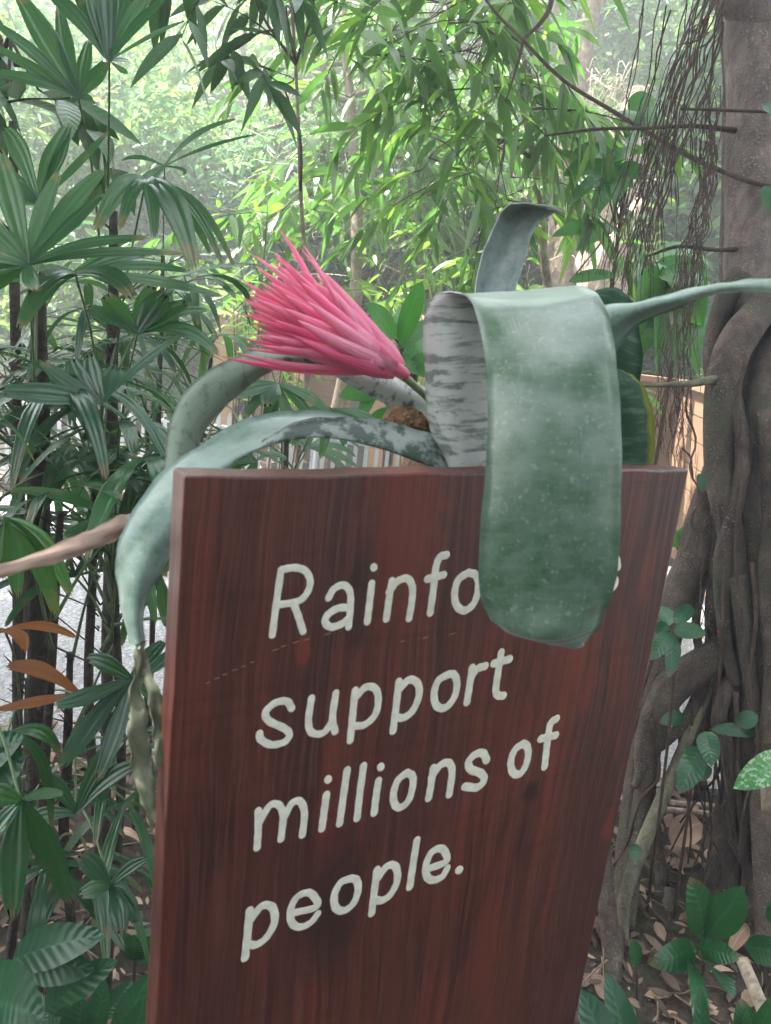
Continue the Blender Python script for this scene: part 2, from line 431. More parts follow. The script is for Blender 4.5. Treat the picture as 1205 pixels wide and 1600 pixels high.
litter('leaf_litter', 60, -2.0, 2.4, 2.15, 4.4, .03, .08, [M['litter'], M['litter_lt']], .022)
# ---------------------------------------------------------------- the sign
H = c2w((1978, -84, 1266)); H.z = 0; H.normalize()
NB = Vector((-H.y, H.x, 0))             # points away from the camera
SW = .4; ST = .02
PL = P(290, 745, 1.029 * SW); SH = PL.z
def sp(px, py):                           # pixel on the board's face -> local (x, z)
    r = (RT * ((px - 602.5) / F) + DW * ((py - 800) / F) + FW)
    t = (PL - CAM).dot(NB) / r.dot(NB); q = CAM + r * t - PL
    return q.dot(H), q.z + SH
KNOTS += [sp(830, 1238) + (.013, .9, (.022, .010, .010)), sp(474, 1015) + (.006, 2.6, (.17, .04, .02)), sp(905, 1010) + (.012, 3.0, (.17, .032, .02)), sp(915, 1085) + (.009, 2.2, (.15, .03, .02)), sp(640, 800) + (.035, 2.6, (.15, .03, .02)), sp(950, 1290) + (.008, 2.6, (.16, .032, .02)),
          sp(520, 1420) + (.03, 2.4, (.035, .017, .014)), sp(760, 1480) + (.02, 3.4, (.13, .03, .02)), sp(560, 930) + (.012, 4, (.035, .017, .014)), sp(1010, 900) + (.01, 4, (.14, .03, .02))]
M['sign'] = sign_mat()
rot = Matrix(((H.x, NB.x, 0), (H.y, NB.y, 0), (0, 0, 1))).to_4x4()
sign = bpy.data.objects.new('sign', None); COL.objects.link(sign)
sign.matrix_world = Matrix.Translation(Vector((PL.x, PL.y, 0))) @ rot
tag(sign, 'tall reddish brown stained wooden board with cream routed lettering about rainforests', 'sign')
def local_build(mb, name, mats, smooth=True, par=None):
    o = mb.build(name, mats, None, smooth); o.parent = par or sign; return o
def board():
    bm = __import__('bmesh').new(); bmesh = __import__('bmesh')
    bmesh.ops.create_cube(bm, size=1)
    zb = -.25
    for v in bm.verts:
        v.co.x = (v.co.x + .5) * SW; v.co.y = (v.co.y + .5) * ST; v.co.z = SH if v.co.z > 0 else zb
    # subdivide along z and x for gentle uneven edges
    bmesh.ops.subdivide_edges(bm, edges=[e for e in bm.edges if abs(e.verts[0].co.z - e.verts[1].co.z) > .5], cuts=60, use_grid_fill=True)
    bmesh.ops.subdivide_edges(bm, edges=[e for e in bm.edges if abs(e.verts[0].co.x - e.verts[1].co.x) > .3], cuts=30, use_grid_fill=True)
    for v in bm.verts:
        if v.co.x < .001 or v.co.x > SW - .001: v.co.x += .0003 * math.sin(v.co.z * 31) + .0002 * math.sin(v.co.z * 97 + 1)
        if v.co.z > SH - .001: v.co.z += .0006 * math.sin(v.co.x * 40 + 2) + .0003 * math.sin(v.co.x * 133) + (.0008 if v.co.x > .2 else 0)
    me = bpy.data.meshes.new('board'); bm.to_mesh(me); bm.free(); me.materials.append(M['sign'])
    o = bpy.data.objects.new('board', me); COL.objects.link(o); o.parent = sign
    b = o.modifiers.new('b', 'BEVEL'); b.width = .0016; b.segments = 3; b.limit_method = 'ANGLE'; b.angle_limit = R(50)
board()
A_ = (240, 720, 1205 / 520); C_ = (640, 700, 1205 / 460); D_ = (230, 1100, 1205 / 670); Z_ = (0, 0, 1)
def arc(cx, cy, rx, ry, a0, a1, n=14, sl=-.12):
    out = []
    for i in range(n + 1):
        a = R(a0 + (a1 - a0) * i / n); x = rx * math.cos(a); y = ry * math.sin(a)
        out.append((cx + x - (-sl) * (-1) * y * 0 + sl * y, cy + y + 0 * x))
    return out
LET = [
 (A_, 12.6, [[(462,396),(444,520),(430,630)], [(464,394),(512,387),(550,399),(567,435),(556,478),(522,509),(448,522)], [(508,518),(525,565),(541,617)]]),
 (A_, 12.2, [[(634,496),(653,464),(688,450),(711,474),(713,530),(706,601)], [(712,532),(668,534),(630,558),(622,586),(645,602),(684,589),(708,568)]]),
 (A_, 12.2, [[(790,445),(782,515),(774,582)], [(797,385),(798,387)]]),
 (A_, 12.2, [[(863,436),(852,505),(843,572)], [(853,474),(884,436),(920,427),(937,458),(935,510),(925,570)]]),
 (A_, 12.0, [[(1060,341),(1036,350),(1022,388),(1014,460),(1002,550)], [(992,428),(1050,413)]]),
 (A_, 11.8, [[(1140,405),(1104,430),(1090,480),(1098,525),(1128,542),(1162,512),(1176,455),(1168,415),(1140,405)]]),
 (Z_, 10.5, [[(786,893),(778,951)], [(783,910),(793,896),(805,893)]]),
 (Z_, 10.5, [[(819,923),(849,917),(846,896),(834,890),(822,900),(817,922),(823,943),(836,947),(848,934)]]),
 (Z_, 10.2, [[(884,893),(877,884),(866,888),(862,899),(872,907),(881,915),(879,930),(868,935),(859,932)]]),
 (Z_, 10.2, [[(904,862),(896,920),(900,929),(909,928)], [(892,884),(914,879)]]),
 (Z_, 9.6, [[(966,886),(963,873),(952,870),(944,880),(948,893),(959,902),(962,912),(953,922),(942,921)]]),
 (A_, 12.6, [[(500,896),(482,871),(440,877),(406,910),(418,942),(472,968),(492,990),(474,1018),(425,1028),(388,1008),(384,988)]]),
 (A_, 12.4, [[(572,860),(561,940),(572,983),(615,985),(648,940)], [(660,842),(648,930),(657,980)]]),
 (A_, 12.4, [[(730,832),(720,930),(712,1012)], [(733,855),(768,820),(803,825),(814,865),(802,920),(765,955),(730,960)]]),
 (A_, 12.4, [[(888,800),(877,900),(867,978)], [(892,825),(925,793),(956,806),(961,850),(938,905),(905,930),(880,928)]]),
 (C_, 12.0, [[(160,926),(118,952),(100,1008),(112,1056),(148,1062),(184,1018),(194,962),(182,928),(160,926)]]),
 (C_, 12.0, [[(256,900),(246,970),(235,1040)], [(251,940),(276,905),(309,893)]]),
 (C_, 11.8, [[(375,838),(362,920),(353,990),(362,1012),(384,1014)], [(345,882),(409,864)]]),
 (D_, 12.8, [[(312,300),(312,355),(309,404)], [(316,332),(344,286),(370,284),(382,315),(376,380)], [(382,325),(406,280),(430,274),(442,306),(436,368)]]),
 (D_, 12.8, [[(504,255),(497,305),(491,350)], [(508,211),(509,213)]]),
 (D_, 12.6, [[(562,186),(551,262),(541,336)]]),
 (D_, 12.4, [[(608,174),(598,250),(590,321)]]),
 (D_, 12.4, [[(650,216),(643,262),(638,306)], [(656,176),(657,178)]]),
 (D_, 12.2, [[(730,193),(704,215),(692,255),(697,284),(714,290),(736,268),(747,226),(745,202),(730,193)]]),
 (D_, 12.2, [[(804,180),(798,225),(791,264)], [(799,206),(824,172),(848,166),(857,192),(849,254)]]),
 (D_, 12.0, [[(954,158),(943,138),(920,143),(903,164),(910,184),(938,195),(947,214),(928,234),(893,232)]]),
 (D_, 11.5, [[(1056,112),(1034,128),(1022,162),(1028,192),(1046,197),(1063,175),(1071,140),(1067,118),(1056,112)]]),
 (D_, 11.2, [[(1150,42),(1134,54),(1127,90),(1122,130),(1117,176)], [(1106,98),(1148,88)]]),
 (D_, 14.2, [[(288,580),(282,650),(275,714)], [(291,606),(322,568),(352,572),(358,612),(336,655),(308,676),(290,676)]]),
 (D_, 12.8, [[(406,588),(476,570),(470,542),(450,530),(420,544),(403,580),(407,615),(430,627),(460,614),(479,590)]]),
 (D_, 12.8, [[(572,490),(544,502),(526,538),(530,572),(552,581),(580,560),(593,522),(588,495),(572,490)]]),
 (D_, 12.6, [[(646,466),(638,530),(631,588)], [(648,490),(674,456),(698,457),(703,495),(684,535),(660,552),(643,550)]]),
 (D_, 12.2, [[(758,383),(747,452),(738,514)]]),
 (D_, 12.0, [[(786,464),(840,443),(836,414),(820,406),(797,420),(783,456),(787,486),(806,495),(830,484),(843,462)]]),
 (D_, 12.4, [[(876,466),(878,467)]]),
]
def stroke(mb, pts, wd, h):
    q = cr([np.array(p) for p in pts], 7 if len(pts) > 2 else 3)
    # rounded profile, round ends, h = height proud of the board
    prof = [(-1, -.0004), (-.94, h * .9), (-.9, h), (0, h * 1.02), (.9, h), (.94, h * .9), (1, -.0004)]
    q = [Vector((a[0], a[1])) for a in q]
    d0 = (q[1] - q[0]).normalized() if (q[1]-q[0]).length > 1e-9 else Vector((1, 0)); d1 = (q[-1] - q[-2]).normalized() if (q[-1]-q[-2]).length > 1e-9 else d0
    st = []
    r = wd / 2
    for k in (1.0, .94, .78, .5, .2): st.append((q[0] - d0 * r * k, math.sqrt(max(0, 1 - k*k)), d0))
    for i, p in enumerate(q):
        d = (q[min(i+1, len(q)-1)] - q[max(i-1, 0)]); d = d.normalized() if d.length > 1e-9 else d0
        st.append((p, 1 + .045 * math.sin(i * 1.3 + wd * 9e3), d))
    for k in (.2, .5, .78, .94, 1.0): st.append((q[-1] + d1 * r * k, math.sqrt(max(0, 1 - k*k)), d1))
    vs = []; m = len(prof)
    for p, s, d in st:
        nn = Vector((-d.y, d.x))
        for a, b in prof:
            e = p + nn * (a * r * max(s, .03)); vs.append(Vector((e.x, -(b if s > .4 else b * (s + .3)), e.y)))
    fs = [(i*m+k, i*m+k+1, (i+1)*m+k+1, (i+1)*m+k) for i in range(len(st)-1) for k in range(m-1)]
    mb.add(vs, fs, [(0, 0, 0)] * len(vs))
for gi, (tr, wpx, strokes) in enumerate(LET):
    mb = MB()
    for si, st in enumerate(strokes):
        pl = [sp(tr[0] + x / tr[2], tr[1] + y / tr[2]) for x, y in st]
        cx, cy = tr[0] + st[0][0] / tr[2], tr[1] + st[0][1] / tr[2]
        a = sp(cx - wpx / 2, cy); b = sp(cx + wpx / 2, cy)
        stroke(mb, pl, abs(b[0] - a[0]) * .93, .00014 + .00004 * si)
    local_build(mb, 'letter', M['paint'])
# pale scratches across the face
mb = MB()
for x, y, l in ((190,806,14),(222,790,16),(250,776,14),(285,760,18),(318,747,14),(352,731,12),(430,688,24),(462,674,18),(505,660,20),(545,650,18),(620,630,22),(895,655,12),(975,643,18),(1070,630,20)):
    p0 = sp(A_[0] + x / A_[2], A_[1] + y / A_[2]); p1 = sp(A_[0] + (x + l) / A_[2], A_[1] + (y - l * .3) / A_[2])
    stroke(mb, [p0, p1], .0007, .00012)
local_build(mb, 'scratch', simple('bare_scratch', (.26, .13, .11), .7))
# ---------------------------------------------------------------- bromeliad
def brom_mat(name, green, silver, lo, hi, bands=1.0, fr=150, glossy=.38, tip=None, mott=0.0, coat=.2, dk=None, edge=None, spec=.5):
    s = NT(name); v, o = s.lf(); tc = s.tc()
    n = s.noise(s.mapping(tc, (1, 1, 1)), 20, 5, .6)
    n2 = s.noise(tc, 75, 6, .68)
    cv = s.new('ShaderNodeCombineXYZ'); s.l(s.math('ADD', s.math('MULTIPLY', o[0], 1.1), s.math('MULTIPLY', n2, .5)), cv.inputs[0]); s.l(s.math('ADD', s.math('MULTIPLY', o[1], fr), s.math('MULTIPLY', n, 1.2)), cv.inputs[1])
    bn = s.noise(cv.outputs[0], 1.0, 5, .6, .3)
    si = s.math('ADD', s.math('MULTIPLY', bn, bands), s.math('MULTIPLY', n2, 1 - bands))
    f = s.ramp(si, [(lo, 1), (hi, 0)])
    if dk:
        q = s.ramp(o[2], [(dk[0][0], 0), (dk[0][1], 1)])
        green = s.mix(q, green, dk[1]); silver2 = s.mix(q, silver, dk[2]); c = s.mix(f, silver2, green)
    else: c = s.mix(f, silver, green)
    if edge: c = s.mix(s.ramp(s.math('ADD', s.math('ABSOLUTE', o[0]), s.math('MULTIPLY', n2, .2)), [(.90, 0), (1.02, .8)]), c, edge)
    if mott:
        cs = s.new('ShaderNodeCombineXYZ'); s.l(s.math('ADD', s.math('MULTIPLY', o[0], 2.2), s.math('MULTIPLY', n2, 1.0)), cs.inputs[0]); s.l(s.math('MULTIPLY', o[1], 260), cs.inputs[1])
        c = s.mix(s.ramp(s.noise(cs.outputs[0], 1.0, 5, .7), [(.46, 0), (.64, .75 * mott)]), c, silver)
        g = s.noise(tc, 38, 8, .72, .3)
        c = s.mix(s.ramp(g, [(.42, 0), (.70, mott)]), c, silver)
        sp_ = s.noise(tc, 330, 2)
        c = s.mix(s.ramp(sp_, [(.60, 0), (.72, .4 * mott)]), c, (.40, .50, .42))
    if tip is not None:
        c = s.mix(s.ramp(s.math('ADD', o[2], s.math('MULTIPLY', n, .08)), [(tip[0], 0), (tip[1], 1)]), c, tip[2])
    cl = s.new('ShaderNodeCombineXYZ'); s.l(s.math('MULTIPLY', o[0], 55), cl.inputs[0]); s.l(s.math('MULTIPLY', o[1], 14), cl.inputs[1]); lines = s.noise(cl.outputs[0], 1.0, 3, .6)
    c = s.mix(s.ramp(lines, [(.5, 0), (.7, .22)]), c, silver)
    s.set(c, glossy, spec)
    s.b.inputs['Sheen Weight'].default_value = coat; s.b.inputs['Sheen Roughness'].default_value = .5; s.b.inputs['Sheen Tint'].default_value = (.86, .96, .96, 1)
    s.bump(s.math('ADD', s.math('MULTIPLY', lines, .8), n2), .22, .0016)
    s.translucent(s.mix(.5, c, (.10, .25, .06)), .12)
    return s.m
M['b_top'] = brom_mat('bromeliad_upper', (.032, .100, .042), (.13, .20, .15), .42, .66, .35, 60, .28, mott=.7, coat=.45, spec=.9)
M['b_under'] = brom_mat('bromeliad_underside', (.13, .165, .15), (.44, .475, .455), .42, .52, .75, 170, .5)
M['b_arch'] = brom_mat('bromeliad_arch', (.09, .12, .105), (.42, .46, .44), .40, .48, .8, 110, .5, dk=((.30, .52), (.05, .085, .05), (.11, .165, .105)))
M['b_dark'] = brom_mat('bromeliad_dark_banded', (.012, .045, .020), (.055, .10, .065), .50, .60, .75, 150, .75, coat=0, spec=.12)
M['b_edge'] = brom_mat('bromeliad_dark_yellow_edge', (.012, .045, .020), (.055, .10, .065), .50, .60, .75, 150, .75, coat=0, spec=.12, edge=(.22, .24, .03))
M['b_mott'] = brom_mat('bromeliad_mottled', (.035, .07, .05), (.27, .32, .30), .47, .54, .35, 60, .5)
M['b_front'] = brom_mat('bromeliad_front', (.065, .155, .10), (.20, .30, .26), .38, .62, .3, 40, .30, mott=.6, coat=.45)
M['b_pale'] = brom_mat('bromeliad_pale_upper', (.12, .19, .16), (.34, .41, .40), .38, .62, .3, 60, .26, mott=.5, coat=.6, spec=.9)
M['b_dry'] = brom_mat('bromeliad_dry', (.30, .17, .12), (.52, .37, .30), -.3, .6, .5, 60, .6, coat=.1)
BB = P(745, 790, .60); BB.z = .0
brom = thing('bromeliad', Vector((P(745, 760, .585).x, P(745, 760, .585).y, 1.135)), 'silvery green bromeliad with broad arching leaves and a spiky pink flower draped over the sign', 'bromeliad')
def bleaf(secs, mats, label=None, wob=.0007, **k):
    mb = MB(); loft(mb, secs, wob=wob, **k)
    o = mb.build('leaf', mats, brom)
    if label: o['label'] = label
    return o
# big leaf folded over the front of the board
bleaf([((712,800,.60),(750,800,.57),(800,800,.60)), ((695,725,.585),(735,745,.555),(800,735,.58)), ((672,660,.575),(722,668,.545),(815,660,.575)), ((664,575,.565),(722,575,.532),(826,570,.565)), ((664,505,.555),(728,502,.522),(850,500,.55)),
       ((676,466,.535),(745,462,.505),(885,455,.53)), ((702,455,.505),(790,463,.482),(908,449,.50)), ((733,467,.472),(822,478,.452),(935,462,.468)), ((750,515,.448),(845,520,.434),(955,515,.442)),
       ((762,595,.432),(860,600,.416),(966,600,.425)), ((760,720,.428),(862,720,.412),(970,720,.416)), ((750,850,.43),(860,850,.416),(968,850,.416)), ((750,925,.434),(858,930,.42),(958,920,.422)),
       ((770,968,.438),(856,990,.42),(940,966,.428)), ((792,985,.44),(862,1001,.424),(930,986,.431)), ((842,1000,.438),(885,1008,.430),(914,1003,.434)), ((886,1008,.436),(899,1012,.432),(908,1010,.434))],
      [M['b_under'], M['b_top']], 'broad grey green leaf folded forward over the top of the sign', na=14, nl=9)
# front left leaf, arching down the left side of the board
bleaf([((722,760,.585),(735,770,.565),(790,770,.60)), ((688,690,.58),(705,742,.565),(745,700,.60)), ((640,668,.58),(655,722,.565),(690,690,.61)), ((588,657,.58),(595,700,.56),(600,668,.60)), ((520,652,.575),(518,684,.555),(520,646,.60)),
       ((465,660,.565),(452,686,.55),(440,643,.595)), ((415,686,.55),(398,700,.54),(375,660,.58)), ((370,722,.535),(345,722,.53),(315,695,.565)), ((318,775,.515),(290,765,.51),(255,738,.54)),
       ((282,840,.50),(245,825,.49),(204,805,.51)), ((252,890,.485),(218,880,.475),(184,865,.49)), ((226,945,.475),(207,943,.468),(186,932,.478)), ((223,1010,.468),(217,1014,.464),(207,1012,.468)),
       ],
      [M['b_front'], M['b_mott']], 'long pale green leaf arching left with a dry split tip', na=12, nl=9, wob=.0008)
dl = brom.children[-1]
M['b_dry2'] = brom_mat('bromeliad_dry_tip', (.07, .10, .05), (.22, .22, .15), .35, .6, .4, 60, .6, coat=.1)
mb = MB(); loft(mb, [((224,1000,.468),(216,1006,.464),(207,1002,.468)), ((222,1035,.465),(216,1038,.463),(210,1036,.465)), ((224,1080,.462),(212,1082,.464),(203,1080,.460)), ((232,1130,.464),(216,1132,.459),(200,1130,.462)), ((236,1180,.461),(220,1184,.465),(201,1178,.459)), ((243,1235,.464),(228,1232,.459),(211,1226,.463)), ((242,1275,.46),(235,1272,.461),(227,1268,.46)), ((240,1300,.46),(238,1300,.46),(236,1298,.46))], na=10, nl=8, wob=.002, th=.0006, mi=(0, 0))
mb.build('dry_tip', M['b_dry2'], dl)
mb = MB(); loft(mb, [((225,1008,.467),(219,1010,.466),(214,1010,.467)), ((232,1040,.464),(225,1042,.466),(219,1042,.464)), ((247,1080,.462),(238,1084,.459),(229,1086,.463)), ((256,1120,.461),(246,1124,.465),(236,1124,.460)), ((254,1165,.461),(247,1166,.459),(240,1166,.461)), ((248,1200,.46),(246,1201,.46),(244,1200,.46))], na=8, nl=8, wob=.0015, th=.0006, mi=(0, 0))
mb.build('dry_tip', M['b_dry2'], dl)
# upper left leaf passing under the flower
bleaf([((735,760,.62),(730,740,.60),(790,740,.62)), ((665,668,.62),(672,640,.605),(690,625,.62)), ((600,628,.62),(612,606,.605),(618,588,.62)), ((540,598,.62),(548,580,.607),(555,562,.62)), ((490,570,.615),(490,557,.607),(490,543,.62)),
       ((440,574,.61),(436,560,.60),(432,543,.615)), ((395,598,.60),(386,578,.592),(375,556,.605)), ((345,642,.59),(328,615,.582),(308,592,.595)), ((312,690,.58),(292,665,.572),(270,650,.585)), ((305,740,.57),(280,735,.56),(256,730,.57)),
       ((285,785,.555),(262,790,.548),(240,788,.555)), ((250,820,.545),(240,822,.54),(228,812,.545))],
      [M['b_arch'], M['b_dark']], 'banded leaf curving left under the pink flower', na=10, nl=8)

dl = brom.children[-1]
mb = MB(); loft(mb, [((236,838,.545),(228,822,.538),(214,802,.545)), ((195,838,.53),(192,822,.525),(190,806,.53)), ((160,852,.515),(156,838,.512),(150,824,.515)), ((120,868,.50),(118,856,.497),(110,842,.50)), ((50,888,.47),(48,880,.468),(44,868,.47)), ((-30,915,.44),(-30,906,.438),(-30,895,.44)), ((-90,940,.42),(-90,936,.42),(-90,930,.42))], na=10, nl=10, wob=.0012, mi=(0, 0))
o = mb.build('dry_tip', M['b_dry'], dl); o['label'] = 'withered pinkish brown leaf tip'
# tall leaf behind, its tip curling to the right
bleaf([((735,760,.66),(770,765,.67),(800,760,.66)), ((735,560,.69),(770,560,.70),(808,560,.69)), ((741,460,.69),(772,462,.705),(806,462,.69)), ((752,405,.69),(785,410,.705),(818,412,.69)), ((768,362,.685),(800,366,.70),(830,370,.685)),
       ((782,333,.68),(812,335,.695),(845,345,.68)), ((800,318,.67),(835,322,.685),(860,335,.67)), ((830,317,.66),(852,324,.67),(872,333,.665)), ((876,327,.655),(880,330,.658),(884,332,.657))],
      [M['b_pale'], M['b_top']], 'upright leaf behind with its tip curled over to the right', na=12, nl=8)
# long narrow leaf to the right
bleaf([((820,700,.62),(840,740,.60),(870,720,.62)), ((900,560,.60),(920,580,.58),(940,600,.60)), ((935,485,.585),(950,505,.57),(965,545,.585)), ((985,474,.57),(995,484,.555),(1005,503,.57)), ((1040,462,.55),(1048,470,.54),(1055,482,.55)),
       ((1100,447,.52),(1103,455,.512),(1106,462,.52)), ((1150,440,.495),(1152,448,.49),(1154,455,.495)), ((1205,437,.47),(1207,448,.466),(1208,458,.47)), ((1290,450,.44),(1288,460,.437),(1285,470,.44)), ((1380,490,.41),(1378,493,.41),(1376,496,.41))],
      [M['b_front'], M['b_dark']], 'long narrow leaf reaching right across the tree trunk', na=10, nl=8)
# two dark banded leaves behind on the right
bleaf([((850,780,.66),(900,780,.63),(960,770,.66)), ((870,650,.67),(925,650,.645),(985,650,.67)), ((890,560,.67),(945,555,.645),(1003,570,.67)), ((900,500,.67),(945,490,.65),(998,510,.67)), ((915,465,.67),(950,458,.66),(985,470,.67)), ((940,452,.675),(955,450,.672),(970,453,.675))],
      [M['b_dark'], M['b_dark']], 'dark banded leaf standing behind on the right', na=10, nl=8)
bleaf([((850,790,.64),(930,790,.61),(1000,790,.64)), ((880,720,.645),(950,722,.615),(1019,722,.645)), ((890,660,.645),(955,660,.615),(1021,655,.645)), ((900,610,.645),(955,608,.62),(1010,612,.645)), ((920,588,.645),(955,584,.63),(988,588,.645)), ((945,578,.648),(958,577,.645),(970,578,.648))],
      [M['b_edge'], M['b_dark']], 'short dark leaf with a yellowish edge', na=10, nl=8)
# pink flower spike
def pinkmat():
    s = NT('pink_bract'); v, o = s.lf(); tc = s.tc()
    c = s.mix(o[2], (.95, .18, .38), (.97, .42, .60))
    c = s.mix(s.ramp(o[1], [(0, .5), (.35, 0)]), c, (.86, .36, .44))
    c = s.mix(s.ramp(s.math('ABSOLUTE', o[0]), [(.5, 0), (1, .45)]), c, (.95, .52, .62))
    c = s.mix(s.ramp(s.noise(tc, 30, 4), [(.5, 0), (.75, .4)]), c, (.92, .52, .58))
    s.set(c, .45, .4); s.bump(s.math('SINE', s.math('MULTIPLY', o[0], 14)), .2, .0008)
    s.translucent((.98, .28, .48), .4); return s.m
M['pink'] = pinkmat()
M['scape'] = leafmat('flower_stem', (.16, .20, .10), (.28, .30, .15), .5, .1, rib=0)
mb = MB(); tube(mb, [P(735,745,.615), P(708,690,.610), P(676,632,.600), P(648,603,.585), P(622,581,.573)], [.003,.003,.0028,.0028,.0035], 10, 6)
mb.build('flower_stem', M['scape'], brom)
mb = MB(); tube(mb, [P(630,588,.574), P(620,578,.570), P(600,562,.565), P(545,520,.56), P(490,485,.56)], [.003,.0048,.0068,.0085,.004], 12, 6, lump=.05)
spk = mb.build('flower_spike', M['pink'], brom); spk['label'] = 'pink pointed flower head on a leaning stem'
AX0, AX1 = P(632, 590, .568), P(470, 470, .56)
axd = (AX1 - AX0).normalized()
tips = [(437,358,.56,.010),(430,395,.56,.012),(395,398,.555,.009),(412,425,.55,.011),(377,437,.555,.009),(390,455,.54,.011),(382,470,.55,.010),(388,492,.545,.010),(395,505,.54,.010),(392,522,.54,.010),(400,538,.545,.010),
        (345,557,.55,.009),(366,551,.54,.008),(455,395,.57,.012),(476,384,.575,.012),(420,440,.53,.012),(410,470,.525,.012),(430,500,.525,.012),(420,525,.53,.012),(440,540,.535,.012),(450,420,.54,.013),(445,460,.52,.013),(470,440,.53,.012),
        (505,428,.57,.010),(400,415,.575,.010),(415,450,.585,.010),(400,480,.58,.010),(440,480,.515,.014),(465,500,.515,.014),(480,470,.52,.013),(470,530,.525,.013),(495,430,.55,.010),(425,408,.55,.009),(405,440,.535,.009),(395,475,.53,.009),(400,515,.55,.009)]
for k in range(52):
    a0 = random.choice(tips[:26]); b0 = random.choice(tips[:26]); q = rnd(.2, .8)
    tips.append((a0[0]*q + b0[0]*(1-q) + rnd(-4, 12), a0[1]*q + b0[1]*(1-q) + rnd(-8, 8), rnd(.528, .575), rnd(.005, .009)))
for k, (x, y, d, wd) in enumerate(tips):
    tip = P(x, y, d); f = max(0.06, min(.8, (tip - AX0).dot(axd) / (AX1 - AX0).length - .72 + rnd(-.05, .05)))
    if k in (11, 12): f = .12
    a = AX0 + (AX1 - AX0) * f + rv(.002); side = (tip - a) - axd * (tip - a).dot(axd)
    c = a + (tip - a) * .45 + side.normalized() * .006 + side * .12
    outw = side.normalized() * .6 - FW * .5
    mb = MB(); blade(mb, a, c, tip, wd * 1.12, outw, lambda t: (min(1, .5 + 2.2 * t)) * max(0, 1 - t) ** .62 if t < 1 else 0, 10, -.35, pleat=0, wav=.05)
    o = mb.build('bract', M['pink'], spk)
    o.modifiers.new('s', 'SOLIDIFY').thickness = .0006
for (x, y, d, x2, y2, wd) in ((592,550,.556,530,500,.010),(575,552,.552,515,535,.010),(585,540,.57,505,425,.010),(555,512,.556,490,440,.011),(545,540,.55,470,530,.011),(612,566,.562,570,545,.008),(602,552,.575,550,480,.009)):
    a = P(x+28, y+22, d+.006); b = P(x2, y2, d); mb = MB()
    blade(mb, a, (a+b)*.5 - FW*.009, b, wd*1.4, -FW + RT * -.2, lambda t: (min(1, .45 + 2.2*t)) * max(0, 1-t) ** .55 if t < 1 else 0, 10, -.5)
    o = mb.build('bract', M['pink'], spk); o.modifiers.new('s', 'SOLIDIFY').thickness = .0006
# log that carries the bromeliad, wrapped with coir at the top
lg = P(720, 700, .665); 
log = thing('mounting_log', Vector((lg.x, lg.y, 0)), 'upright log with a brown fibrous top behind the sign under the bromeliad', 'log')
mb = MB(); tube(mb, [Vector((lg.x, lg.y, -.1)), Vector((lg.x, lg.y, .5)), Vector((lg.x+.004, lg.y, 1.10))], [.062, .055, .05], 16, 8, lump=.07); mb.build('trunk', M['trunk'], log)
M['coir'] = bark_mat('coir_fibre', (.13, .07, .035), (.32, .19, .10), (.45, .3, .18), 260, .55, bump=1.0)
mb = MB(); tube(mb, [Vector((lg.x, lg.y, 1.06)), Vector((lg.x, lg.y, 1.10)), Vector((lg.x, lg.y, 1.135))], [.054, .056, .045], 20, 6, lump=.12)
mb.build('coir_wrap', M['coir'], log)
mb = MB(); tube(mb, [P(605,672,.625), P(620,656,.622), P(645,648,.62), P(672,654,.62), P(700,672,.62)], [.006,.010,.012,.012,.008], 14, 6, lump=.12)
o = mb.build('coir_wrap', M['coir'], log); o['label'] = 'brown furry coir roll'
# ---------------------------------------------------------------- lady palms on the left
UP = Vector((0, 0, 1))
def gd(px, py, z=0.0):
    r = (RT * ((px - 602.5) / F) + DW * ((py - 800) / F) + FW); return (z - CAM.z) / r.z
def segw(t): return min(1, .30 + t * 1.5) * (1 if t < .55 else 1 - ((t - .55) / .45) ** 1.3 * .68)
def fan3(mb, h, d, nrm, L, n, w, droop, mi=0, spread=95):
    d = d.normalized(); nrm = (nrm - d * nrm.dot(d)).normalized(); s = d.cross(nrm)
    for i in range(n):
        a = R(-spread + 2 * spread * i / max(1, n - 1) + rnd(-7, 7)); ll = L * (1 - .28 * abs(a) / R(spread)) * rnd(.85, 1.08)
        dd = d * math.cos(a) + s * math.sin(a) + nrm * rnd(-.05, .22)
        dr = droop * rnd(.5, 1.5)
        c = h + dd * ll * .55; b = h + dd * ll * (1 - .25 * dr) - UP * ll * dr * .75
        blade(mb, h, c + UP * ll * .06, b, w * rnd(.75, 1.15), nrm + rv(.12), segw, 8, .12, pleat=3, mi=mi)
def petiole(mb, a, b, r=.0022, mi=1, sag=.0):
    m = (a + b) * .5 + UP * ((b - a).length * .1 - sag); tube(mb, [a, m, b], [r * 1.5, r, r * .9], 6, 5, mi=mi)
PALMS = []
def palm(px, py, d, r, label, nf, top=None):
    t = P(px, py, d); base = Vector((t.x + rnd(-.04, .04), t.y + rnd(-.04, .04), 0)); base.z = gz(base.x, base.y)
    o = thing('lady_palm', base, label, 'palm', 'lady palms left of the sign')
    mid = (t + base) * .5 + Vector((rnd(-.03, .03), rnd(-.03, .03), 0))
    pts = [base - UP * .05, base + (mid - base) * .5, mid, mid + (t - mid) * .5, t]
    mb = MB(); tube(mb, pts, [r * 1.15, r, r, r * .95, r * .6], 10, 12, lump=.16)
    # ragged fibre sheaths
    for k in range(16):
        f = rnd(.15, 1); p = base + (t - base) * f; a = rnd(0, 6.28); dv = Vector((math.cos(a), math.sin(a), rnd(.6, 1.6))).normalized()
        tube(mb, [p + dv * r * .5, p + dv * (r + rnd(.01, .035))], [r * .22, .0008], 4, 1)
    mb.build('stem', M['palmstem'], o)
    PALMS.append((o, base, t)); return o
def okpt(p, m=.80):
    x, y, z = proj(p)
    if z < .25: return x < -200
    if z < m and x > 150: return False
    return True
